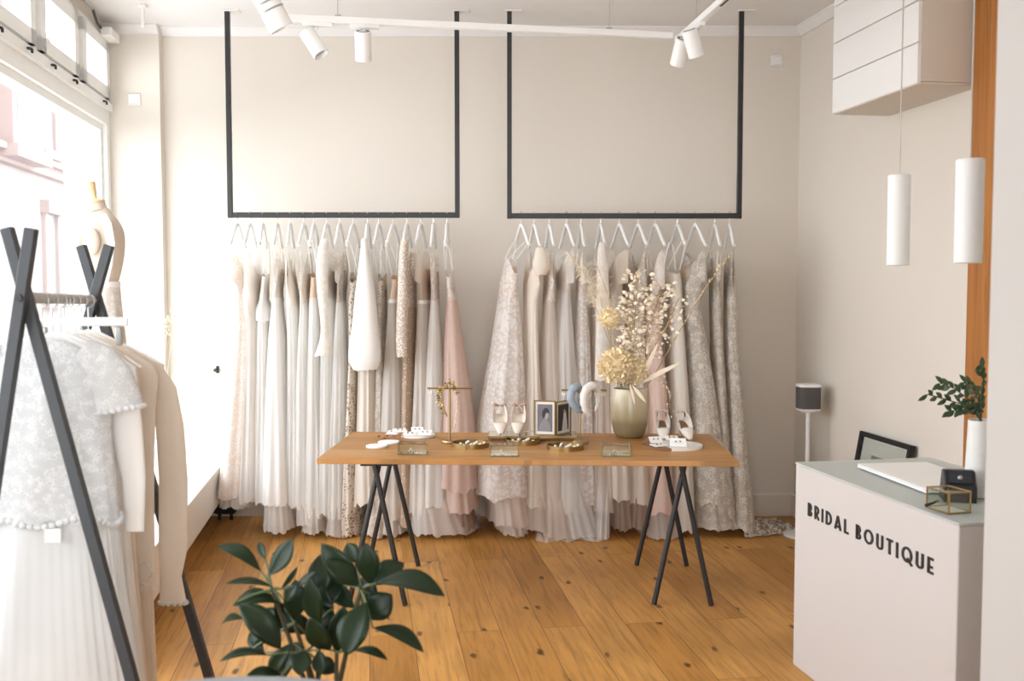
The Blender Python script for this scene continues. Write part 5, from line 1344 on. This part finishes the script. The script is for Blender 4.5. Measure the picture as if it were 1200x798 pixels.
hubs = [(510, 345, 0), (600, 480, 0), (700, 470, .02), (866, 345, 0), (770, 600, -.02), (640, 600, 0)]
pot_top = V(pc_.x, PY, .27)
simple('leaf_rib', (0.10, 0.13, 0.05), .4)
for i, h in enumerate(hubs):
    e = lp(*h); b = pot_top + V(.05 * math.cos(i * 1.1), .05 * math.sin(i * 1.1), -.02)
    MB().tube([b, b.lerp(e, .5) + V(.015 * math.sin(i * 2), .01, 0), e], [.008, .007, .005], 8).build('stem', 'plant_stem', pl)
for i, (b, t_, w_, d, nr, bend) in enumerate(LV):
    # every leaf grows from the nearest point of a stem through a short stalk
    pb = lp(*b, d * .4); ptip = lp(*t_, d)
    h = min(hubs, key=lambda q: (q[0] - b[0]) ** 2 + (q[1] - b[1]) ** 2); hp = lp(*h)
    L_ = MB(); L_.leaf(pb, ptip, w_ / 3.4286 * PY / F * 1.2, nr, bend=bend, fold=.22, n=12, belly=.54)
    lo_ = L_.build('leaf', 'plant_leaf', pl, thick=.0012, smooth=80)
    MB().tube([hp, hp.lerp(pb, .55) + V(0, 0, .004), pb], [.0035, .003, .0025], 6).build('stalk', 'leaf_rib', lo_)

cloth('chair_grey', (0.27, 0.28, 0.29), 0.0, bump=.15, rough=.9)
AY = 1.86
ac = V(at(300, 790, AY).x, 1.50, 0)
arm = thing('armchair', 'grey upholstered armchair, its curved back just showing in the foreground', 'armchair', ac)
zt_ = at(300, 790.5, AY).z
# tub back: swept around the seat
def tub(t_):                             # t 0..1 from the left arm round the back to the right arm
    a = PI * (1.18 - 1.36 * t_)
    R = .36
    x = ac.x + R * 1.05 * math.cos(a); yv = ac.y + .02 + R * .92 * math.sin(a)
    h = zt_ - .20 * (abs(t_ - .5) * 2) ** 4 - (.0 if True else 0)
    return x, yv, h, a
rings = []
for i in range(41):
    x, yv, h, a = tub(i / 40); n_ = V(math.cos(a), math.sin(a), 0); th = .045; r0 = V(x, yv, 0)
    sec = [(-th, .28), (th, .28), (th * 1.05, h - .05), (th * .7, h - .012), (0, h), (-th * .7, h - .012), (-th * 1.05, h - .05)]
    rings.append([r0 + n_ * d - V(0, 0, 0) + V(0, 0, z) for d, z in sec])
m_ = MB(); m_.loft(rings, True, True); m_.build('backrest', 'chair_grey', arm, smooth=60)
m_ = MB(); m_.lathe([(.27, .26), (.31, .28), (.315, .40), (.29, .44), (.01, .45)], ac + V(0, -.02, 0), 40); m_.build('seat', 'chair_grey', arm)
for sx in (-1, 1):
    for sy in (-1, 1): MB().tube([ac + V(sx * .2, sy * .2, .27), ac + V(sx * .25, sy * .25, 0)], [.018, .011], 10).build('leg', 'black_steel', arm)
# ------------------------------------------------------------------ counter at the right
C0 = gz(929, 778)
cz = at(935, 542, C0.y).z
Cn = gz(1124, 614, cz)
CF = V(C0.x, C0.y, 0)
cd = (V(Cn.x, Cn.y, 0) - CF); cl_ = cd.length; cd.normalize()
cn_ = V(-cd.y, cd.x, 0)
if cn_.x < 0: cn_ = -cn_
CW = .62
ctr = thing('counter', 'white box-shaped shop counter with a glass top and black lettering', 'counter', CF)
def cp(a, b, z): return CF + cd * a + cn_ * b + V(0, 0, z)
rzc = math.atan2(cd.y, cd.x)
MB().box(cp(cl_ / 2, CW / 2, (cz - .006) / 2), (cl_, CW, cz - .006), rzc, .003).build('carcass', 'counter_paint', ctr, smooth=0)
MB().box(cp(cl_ / 2, CW / 2, cz - .002), (cl_ + .004, CW + .004, .007), rzc, .001).build('glass_top', 'counter_glass', ctr, smooth=0)
# raised letters, one child for the word mark
pB = on_plane(947, 604, CF, cn_); pE = on_plane(1094, 673.5, CF, cn_); pT = on_plane(947, 588.5, CF, cn_)
hL = pT.z - pB.z
lt = thing_letters = bpy.data.objects.new('lettering', None); COL.objects.link(lt); lt.parent = ctr; WLOC[lt.name] = Vector(CF)
stroke = hL * .155
def LB(): return MB()
def bar(mb, x0, z0, x1, z1, w=stroke):
    a, b = V(x0, 0, z0), V(x1, 0, z1); d = (b - a).normalized(); s = V(-d.z, 0, d.x) * w / 2
    q = [a - s, b - s, b + s, a + s]; mb.loft([[p + V(0, -.006, 0) for p in q], [p + V(0, .0, 0) for p in q]], True, True)
def arc(mb, cx, czz, rx, rz_, a0, a1, w=stroke, n=22):
    o, i_ = [], []
    for k in range(n + 1):
        a = a0 + (a1 - a0) * k / n
        o.append((cx + (rx) * math.cos(a), czz + rz_ * math.sin(a))); i_.append((cx + (rx - w) * math.cos(a), czz + (rz_ - w) * math.sin(a)))
    for k in range(n):
        q = [o[k], o[k + 1], i_[k + 1], i_[k]]
        mb.loft([[V(x, -.006, z) for x, z in q], [V(x, 0, z) for x, z in q]], True, True)
s_ = stroke / hL
def letter(ch):
    m_ = MB(); h = 1.0; w = {'B': .42, 'R': .44, 'I': .155, 'D': .55, 'A': .62, 'L': .38, 'O': .74, 'U': .52, 'T': .46, 'Q': .74, 'E': .38}[ch]
    st = .155; b = lambda *a, **k: bar(m_, *a, w=st, **k)
    arcs = lambda *a: arc(m_, *a, w=st)
    if ch in 'BRDIEL': b(st / 2, 0, st / 2, 1)
    if ch == 'B':
        for z0, z1, wd in ((0, .46, w), (.40, 1, w * .92)):
            arcs(wd * .45, (z0 + z1) / 2, wd * .55, (z1 - z0) / 2, -PI / 2, PI / 2); b(st / 2, z1 - st / 2, wd * .46, z1 - st / 2); b(st / 2, z0 + st / 2, wd * .46, z0 + st / 2)
    if ch == 'R':
        arcs(w * .42, .68, w * .56, .32, -PI / 2, PI / 2); b(st / 2, 1 - st / 2, w * .43, 1 - st / 2); b(st / 2, .36 + st / 2, w * .43, .36 + st / 2); b(w * .42, .40, w * .95, 0)
    if ch == 'D': arcs(w * .25, .5, w * .75, .5, -PI / 2, PI / 2); b(st / 2, 1 - st / 2, w * .27, 1 - st / 2); b(st / 2, st / 2, w * .27, st / 2)
    if ch == 'A': b(st * .45, 0, w / 2, 1 - .02); b(w - st * .45, 0, w / 2, 1 - .02); b(w * .2, .22, w * .8, .22)
    if ch == 'L': b(0, st / 2, w, st / 2)
    if ch == 'E': b(0, st / 2, w, st / 2); b(0, 1 - st / 2, w, 1 - st / 2); b(0, .42, w * .9, .42)
    if ch == 'T': b(w / 2, 0, w / 2, 1); b(0, 1 - st / 2, w, 1 - st / 2)
    if ch in 'OQ': arc(m_, w / 2, .5, w / 2, .5, 0, 2 * PI, w=st, n=40)
    if ch == 'Q': b(w * .50, .30, w * .98, -.08)
    if ch == 'U': b(st / 2, w / 2, st / 2, 1); b(w - st / 2, w / 2, w - st / 2, 1); arcs(w / 2, w / 2, w / 2, w / 2, PI, 2 * PI)
    return m_, w
stroke_keep = stroke
gap = .24; spc = .62; txt = 'BRIDAL BOUTIQUE'
tot = 0; lay = []
for i, chh in enumerate(txt):
    if chh == ' ': tot += spc - gap; continue
    m_, w = letter(chh); lay.append((m_, tot)); tot += w + gap
tot -= gap
along = (pE - pB).dot(cd); sx = along / tot
a0 = (pB - CF).dot(cd)
for m_, xo in lay:
    m_.v = [cp(a0 + (xo + v.x) * sx, v.y / .006 * .003 if v.y < 0 else 0, pB.z + v.z * hL) for v in m_.v]
    m_.build('letter', 'black_letter', lt, smooth=0)
# things on the counter
TT = cz + .0018
def tc_(px, py, z=None): return gz(px, py, TT if z is None else z)
q = [tc_(1004, 549), tc_(1085, 580), tc_(1129, 563), tc_(1060, 538)]
lp_ = thing('laptop', 'flat closed white slab lying on the glass counter top', 'laptop', sum(q, V(0, 0, 0)) / 4)
q0 = q[0]; ex = (q[1] - q[0]); lx = ex.length; ex.normalize(); ey = V(-ex.y, ex.x, 0); 
if ey.x < 0: ey = -ey
ctrp = q0 + ex * lx * .5 + ey * .15
rzl = math.atan2(ex.y, ex.x)
MB().box(ctrp + V(0, 0, .009), (lx, .30, .009), rzl, .003).build('base', 'white_gloss', lp_)
MB().box(ctrp + V(0, 0, .0175), (lx, .30, .007), rzl, .003).build('lid', 'white_gloss', lp_)
for sa, sb in ((-1, -1), (1, -1), (1, 1), (-1, 1)): MB().lathe([(.008, 0), (.008, .005)], ctrp + ex * sa * lx * .42 + ey * sb * .12, 10).build('rubber_foot', 'grey_metal', lp_)
gb0, gb1, gb2 = tc_(1086, 595), tc_(1112, 603), tc_(1137, 601)
cx_ = (gb0 + gb2) / 2
rzb = math.atan2((gb2 - gb1).y, (gb2 - gb1).x)
sxb, syb = (gb2 - gb1).length, (gb0 - gb1).length
tbx, Pb = glassbox(V(cx_.x, cx_.y, TT), (sxb, syb, .072), rzb, 'glass box with golden edges and a tassel on the white counter', bar=.003, fl='mat_board')
for o in kids(tbx):
    if o.name.startswith('frame'): o.data.materials[0] = MATS['brass']
ts = MB(); p0 = Pb(-1.02, 0, .035); ts.tube([p0, p0 + V(-.02, -.01, -.006), p0 + V(-.045, -.012, -.014)], [.003, .004, .006], 6); ts.build('tassel', 'dark_plastic', tbx)
MB().ball(p0, .006, 8).build('clasp', 'brass', tbx)
dv = tc_(1128, 590); dv.z = TT
dvo = thing('card_reader', 'small black wedge-shaped card reader on the counter behind the glass box', 'card reader', dv)
Mx = Matrix.Translation(dv + V(.01, .06, 0)) @ Matrix.Rotation(-.25, 4, 'Z')
bdy = MB(); prof_ = [(-.052, 0), (.05, 0), (.05, .02), (.01, .105), (-.014, .105), (-.052, .055)]
bdy.loft([[Mx @ V(x_, y_, z_) for y_, z_ in prof_] for x_ in (-.05, -.046)] , True, False); bdy = MB()
bdy.loft([[Mx @ V(x_, y_ * s_2, z_ * s_2 if z_ else 0) for y_, z_ in prof_] for x_, s_2 in ((-.052, .94), (-.047, 1), (.047, 1), (.052, .94))], True, True)
bdy.build('body', 'dark_plastic', dvo, smooth=20)
simple('screen_dark', (0.03, 0.035, 0.045), .1)
scn = MB(); ang_ = math.atan2(.05, .038)
for_ = [(-.036, -.0545 + .006, .062 + .004), (.036, -.0545 + .006, .062 + .004), (.036, -.0215, .101), (-.036, -.0215, .101)]
scn.loft([[Mx @ V(*v) for v in for_], [Mx @ (V(*v) + V(0, -.0025, .002)) for v in for_]], True, True); scn.build('screen', 'screen_dark', dvo, smooth=0)
kb = Mx @ V(-.0, -.039, .083); MB().ball(kb, .009, 10, (1, .6, 1)).build('lens', 'grey_metal', dvo)
# white vase with green sprig
simple('ribbed_white', (0.74, 0.74, 0.71), .4, vary=.08, vscale=40)
simple('sprig_leaf', (0.045, 0.085, 0.035), .5, vary=.3, vscale=20)
simple('sprig_stem', (0.10, 0.08, 0.04), .7)
va = tc_(1153, 586); va.z = TT; va = va + V(.012, .06, 0)
vht = at(1150, 492, va.y).z - TT
tag(MB().lathe([(.001, .004), (.040, 0), (.045, .004), (.050, .05), (.046, vht * .6), (.042, vht), (.038, vht - .003), (.041, vht * .55), (.044, .05), (.02, .012)], va, 32).build('flower_vase', 'ribbed_white', None, origin=va), 'white ribbed vase with a green sprig at the near end of the counter', 'vase')
sg = thing('green_sprig', 'green leafy branch in the white vase on the counter', 'branch', va + V(0, 0, .02))
def sprig(tips, seed):
    random.seed(seed)
    for k, ch in enumerate(tips):
        pts = [va + V(0, 0, .03), va + V(0, 0, vht - .01)] + [at(x_, y_, va.y + d_) for x_, y_, d_ in ch]
        MB().tube(pts, .0022, 6).build('stem', 'sprig_stem', sg)
        lf_ = MB(); kk_ = [(i, *p) for i, p in enumerate(pts)]
        nL = 15
        for i in range(nL):
            p = V(*cr(kk_, 1.25 + (len(pts) - 2.25) * i / (nL - 1))); p2_ = V(*cr(kk_, min(len(pts) - 1, 1.35 + (len(pts) - 2.25) * i / (nL - 1))))
            d_ = (p2_ - p).normalized() if (p2_ - p).length > 1e-5 else V(-1, 0, 0)
            sd = V(random.uniform(-.3, .3), random.uniform(-.7, .3), (1 if i % 2 else -1)) * .8
            lf_.leaf(p, p + (d_ + sd).normalized() * random.uniform(.028, .042), .017, V(random.uniform(-.4, .4), -1, random.uniform(-.2, .6)), n=5, bend=.1)
        lf_.build('leaf_shapes', 'sprig_leaf', sg, thick=.0006)
sprig([[(1140, 478, 0), (1115, 470, .02), (1087, 462, .04)], [(1138, 470, -.02), (1118, 455, -.02), (1102, 449, 0)], [(1150, 470, -.03), (1152, 445, -.05), (1150, 428, -.05)], [(1143, 480, -.03), (1128, 480, -.03), (1112, 482, -.02)], [(1146, 468, .03), (1140, 455, .05), (1130, 448, .08)]], 5)
random.seed(21)
# pendants above the counter
for i, (xl, xr, yt, yb, cx2, yc, lab) in enumerate(((1041.5, 1067, 205, 311, 1057, 3.80, 'slim white cylinder pendant lamp, farther and lower of the two over the counter'), (1121.5, 1153, 186.5, 308, 1139, 3.08, 'slim white cylinder pendant lamp, nearer of the two, beside the timber post'))):
    c = at((xl + xr) / 2, yt, yc); r = (at(xr, yt, yc).x - at(xl, yt, yc).x) / 2; zb_ = at((xl + xr) / 2, yb, yc - r).z
    t = thing('pendant_lamp', lab, 'pendant lamp', V(c.x, yc, CEIL))
    MB().lathe([(r - .004, zb_ - c.z + .004), (r - .003, zb_ - c.z), (r, zb_ - c.z + .002), (r, -.003), (r - .003, 0), (.004, 0)], V(c.x, yc, c.z), 40, cap0=False).build('shade', 'shade_white', t)
    MB().lathe([(.02, zb_ - c.z + .05), (.001, zb_ - c.z + .05)], V(c.x, yc, c.z), 16, False, False).build('socket', 'grey_metal', t)
    MB().tube([V(c.x, yc, c.z - .01), V(c.x, yc, CEIL - .02)], .0028, 8).build('cord', 'pale_cord', t) if 'pale_cord' in MATS else (simple('pale_cord', (.55, .50, .44), .6), MB().tube([V(c.x, yc, c.z - .01), V(c.x, yc, CEIL - .02)], .0028, 8).build('cord', 'pale_cord', t))
    MB().lathe([(.05, -.025), (.05, 0)], V(c.x, yc, CEIL), 28).build('ceiling_rose', 'white_plastic', t)

# loudspeaker on its stand
simple('speaker_cloth', (0.085, 0.078, 0.075), .8, vary=.15, vscale=120)
sb = V(at(945, 600, 6.30).x, 6.30, 0)
zl, zt2 = at(945, 480.5, 6.30).z, at(945, 450, 6.30).z
ss = thing('speaker_stand', 'thin white speaker stand with flat base behind the counter', 'speaker stand', sb)
MB().lathe([(.145, 0), (.145, .010), (.142, .013), (.02, .016)], sb, 40).build('base', 'white_plastic', ss)
MB().lathe([(.014, .012), (.014, zl - .012)], sb, 16).build('pole', 'white_plastic', ss)
MB().lathe([(.045, zl - .012), (.05, zl - .006), (.05, zl)], sb, 24).build('bracket', 'white_plastic', ss)
sp_ = thing('loudspeaker', 'small rounded dark grey loudspeaker with white top on the thin white stand', 'loudspeaker', sb + V(0, 0, zl))
def rsq(r, z, p=4.0): return [sb + V(r * math.copysign(abs(math.cos(a)) ** (2 / p), math.cos(a)), r * .95 * math.copysign(abs(math.sin(a)) ** (2 / p), math.sin(a)), z) for a in [2 * PI * i / 48 for i in range(48)]]
hr = 13.2 * 6.25 / F
MB().loft([rsq(hr * .93, zl + .001), rsq(hr, zl + .006), rsq(hr, zl + .012)], True, True).build('bottom_ring', 'white_plastic', sp_)
MB().loft([rsq(hr * .995, zl + .012), rsq(hr * .995, zt2 - .016)], True, True).build('grille', 'speaker_cloth', sp_)
MB().loft([rsq(hr, zt2 - .016), rsq(hr, zt2 - .006), rsq(hr * .95, zt2), rsq(hr * .85, zt2 + .001)], True, True).build('top_panel', 'white_plastic', sp_)

# picture frame leaning on the right wall behind the counter
f0 = V(rwall(5.86), 5.86, 0); fw_, fh_ = .56, .735
ln = .13
pfr = thing('picture_frame', 'black picture frame with white mount leaning on the right wall behind the counter', 'picture frame', f0 + U * fw_ / 2 - N * ln)
upv = (N * ln + V(0, 0, fh_)).normalized(); L_ = math.hypot(ln, fh_)
def pfp(a, h, d=0.0): return f0 - N * (ln + .012) + U * a + upv * h + (-N * fh_ + V(0, 0, ln)).normalized() * d
def pbox(a0, a1, h0, h1, d0, d1):
    m_ = MB(); ring_ = lambda d: [pfp(a0, h0, d), pfp(a1, h0, d), pfp(a1, h1, d), pfp(a0, h1, d)]
    return m_.loft([ring_(d0), ring_(d1)], True, True)
f_ = MB(); e_w = .028
for a in ((0, fw_, 0, e_w), (0, fw_, L_ - e_w, L_), (0, e_w, e_w, L_ - e_w), (fw_ - e_w, fw_, e_w, L_ - e_w)): addm(f_, pbox(*a, .002, .032))
f_.build('frame', 'black_letter', pfr, smooth=0)
simple('print_white', (.72, .69, .65), .6)
pbox(e_w, fw_ - e_w, e_w, L_ - e_w, .004, .012).build('mount', 'print_white', pfr, smooth=0)
simple('print_grey', (.25, .24, .23), .6, vary=.3, vscale=9)
pbox(.15, fw_ - .15, .18, L_ - .12, .012, .014).build('print', 'print_grey', pfr, smooth=0)
pbox(.035, fw_ - .035, .035, L_ - .035, .018, .020).build('glazing', 'clear_glass', pfr, smooth=0)

# ------------------------------------------------------------------ track lighting
TZ2 = 2.95
tk0, tk1 = gz(336, 21, TZ2), gz(788, 42, TZ2)
tk = thing('light_track', 'white ceiling light track hung on thin wires across the room', 'light track', (tk0 + tk1) / 2)
dv_ = (tk1 - tk0); tl = dv_.length; dvn = dv_.normalized(); rzt = math.atan2(dvn.y, dvn.x)
ca = (tk0 + tk1) / 2
MB().box(ca, (tl, .036, .034), rzt, .003).build('track', 'white_plastic', tk, smooth=0)
MB().box(tk0 - dvn * .02, (.045, .036, .03), rzt, .008).build('end_cap', 'white_plastic', tk)
corner = gz(797, 45, TZ2); t2e = gz(868, -18, TZ2)
d2 = (t2e - corner).normalized(); l2 = 1.6
MB().box(corner + d2 * l2 / 2, (l2, .036, .034), math.atan2(d2.y, d2.x), .003).build('track', 'white_plastic', tk, smooth=0)
side2 = V(-d2.y, d2.x, 0); side2 = side2 if side2.x > 0 else -side2
MB().box(corner + d2 * (l2 / 2 + .35) - V(0, 0, .0175), (l2 - .7, .012, .003), math.atan2(d2.y, d2.x)).build('slot', 'black_steel', tk, smooth=0)
MB().box(corner, (.05, .05, .036), rzt, .004).build('corner_joint', 'white_plastic', tk, smooth=0)
for px in (396, 714): 
    q = gz(px, 21 + (px - 336) * 21 / 452, TZ2); MB().tube([q + V(0, 0, .017), V(q.x, q.y, CEIL)], .0022, 6).build('suspension_wire', 'grey_metal', tk); MB().box(q + V(0, 0, .022), (.03, .014, .012), rzt, .002).build('wire_clip', 'grey_metal', tk)
q = corner + d2 * .30; MB().tube([q + V(0, 0, .017), V(q.x, q.y, CEIL)], .0022, 6).build('suspension_wire', 'grey_metal', tk); MB().box(q + V(0, 0, .022), (.014, .03, .012), 0, .002).build('wire_clip', 'grey_metal', tk)
def spot(top, c_px, y, ax_px, rad, length, label, ring_=False, adap=True, lens_on=False):
    """top: mount under the track; c_px centre of the head; ax_px direction of the beam in the picture plane plus depth"""
    c = at(*c_px, y); ax = Vector(ax_px).normalized()
    t = thing('track_spotlight', label, 'spotlight', top)
    M_ = Matrix.Translation(c) @ V(0, 0, -1).rotation_difference(ax).to_matrix().to_4x4()
    h = length / 2
    hd_ = MB(); hd_.lathe([(rad * .55, h), (rad * .93, h), (rad, h - .004), (rad, -h + .003), (rad - .003, -h), (rad - .006, -h + .004), (rad - .010, -h + .03)], (0, 0, 0), 36, True, False, M=M_); hd_.build('head', 'white_plastic', t)
    MB().lathe([(rad - .008, -h + .02), (.001, -h + .022)], (0, 0, 0), 28, False, False, M=M_).build('reflector', 'grey_metal', t)
    MB().lathe([(rad * .80, h + .0008), (rad * .55, h + .0012)], (0, 0, 0), 30, False, False, M=M_).build('vent_ring', 'dark_plastic', t)
    if ring_:
        for zz in (.25, -.1): MB().lathe([(rad + .001, h * zz + .004), (rad + .003, h * zz), (rad + .001, h * zz - .004)], (0, 0, 0), 36, False, False, M=M_).build('ring', 'grey_metal', t)
    j = M_ @ V(0, 0, h * .9)
    MB().tube([top, V(top.x, top.y, max(j.z + .02, top.z - .05)), j], .007, 8).build('stem', 'white_plastic', t)
    if adap: MB().box(top + V(0, 0, .004), (.15, .03, .022), rzt if adap is True else adap, .003).build('adapter', 'white_plastic', t, smooth=0)
    return t
q1 = gz(372, 23, TZ2); spot(q1 - V(0, 0, .028), (368, 51), q1.y, (.55, -.15, -.85), .041, .145, 'white cylinder spotlight on the track, left one of the two tilted over the left rail')
q2 = gz(427, 25.5, TZ2); spot(q2 - V(0, 0, .028), (425.5, 54), q2.y, (-.05, .45, -1), .042, .15, 'white cylinder spotlight on the track hanging almost straight, right of the tilted one')
q3 = corner + d2 * .12; spot(q3 - V(0, 0, .028), (797.5, 61), q3.y, (-.18, .6, -1), .042, .145, 'white cylinder spotlight at the track corner, lower of the crossed pair', adap=math.atan2(d2.y, d2.x))
q4 = corner + d2 * .34; spot(q4 - V(0, 0, .028), (812, 51), q4.y, (.36, .3, -1), .040, .14, 'white cylinder spotlight at the track corner, upper of the crossed pair', adap=math.atan2(d2.y, d2.x))
# a second track nearer the viewer carries the ringed lamp at the upper left
qa = V(at(312, 0, 4.25).x, 4.25, TZ2)
tk2 = thing('light_track', 'white light track above the upper left edge with the ringed lamp', 'light track', qa)
MB().box(qa + U * .6, (1.6, .036, .034), math.atan2(U.y, U.x), .003).build('track', 'white_plastic', tk2, smooth=0)
for s_3 in (-.1, 1.2): MB().tube([qa + U * s_3 + V(0, 0, .017), V((qa + U * s_3).x, (qa + U * s_3).y, CEIL)], .0022, 6).build('suspension_wire', 'grey_metal', tk2)
spot(qa - V(0, 0, .028), (317, 9), 4.25, (.5, .25, -1), .052, .19, 'white ringed spotlight cut by the top edge of the photo, left end', ring_=True, adap=math.atan2(U.y, U.x))
# ------------------------------------------------------------------ light, sky, camera
w = bpy.data.worlds.new('sky'); sc.world = w; w.use_nodes = True
bgn = w.node_tree.nodes['Background']; bgn.inputs['Color'].default_value = (0.95, 0.98, 1.03, 1); bgn.inputs['Strength'].default_value = 1.0
def portal(loc, size, direction):
    l = bpy.data.lights.new('sky_portal', 'AREA'); l.shape = 'RECTANGLE'; l.size, l.size_y = size
    l.cycles.is_portal = True
    o = bpy.data.objects.new('sky_portal', l); COL.objects.link(o); o.location = loc
    o.rotation_euler = Vector(direction).to_track_quat('-Z', 'Z').to_euler()
portal(V(*lw((WA + W1) / 2, -.3), 1.83), ((W1 - WA) * 1.0, 2.9), N)
portal(V((DL + DR) / 2, Y0 - .22, 1.45), (DR - DL, 2.9), (0, 1, 0))
cam = bpy.data.cameras.new('camera'); co = bpy.data.objects.new('camera', cam); COL.objects.link(co)
cam.sensor_width = 36; cam.sensor_fit = 'HORIZONTAL'; cam.lens = F / 1200 * 36
co.location = (0, 0, EYE); co.rotation_euler = (PI / 2 - PITCH, 0, 0)
cam.dof.use_dof = True; cam.dof.focus_distance = 5.3; cam.dof.aperture_fstop = 3.2
sc.camera = co
bpy.data.objects.remove(HPROTO) if HFREE[0] else None
sc.view_settings.view_transform = 'Standard'; sc.view_settings.look = 'None'
sc.view_settings.gamma = 1; sc.view_settings.use_curve_mapping = False
sc.view_settings.exposure = 2.75
sc.cycles.use_denoising = True
sc.cycles.max_bounces = 10; sc.cycles.diffuse_bounces = 5; sc.cycles.transparent_max_bounces = 12
sc.cycles.caustics_reflective = False; sc.cycles.caustics_refractive = False
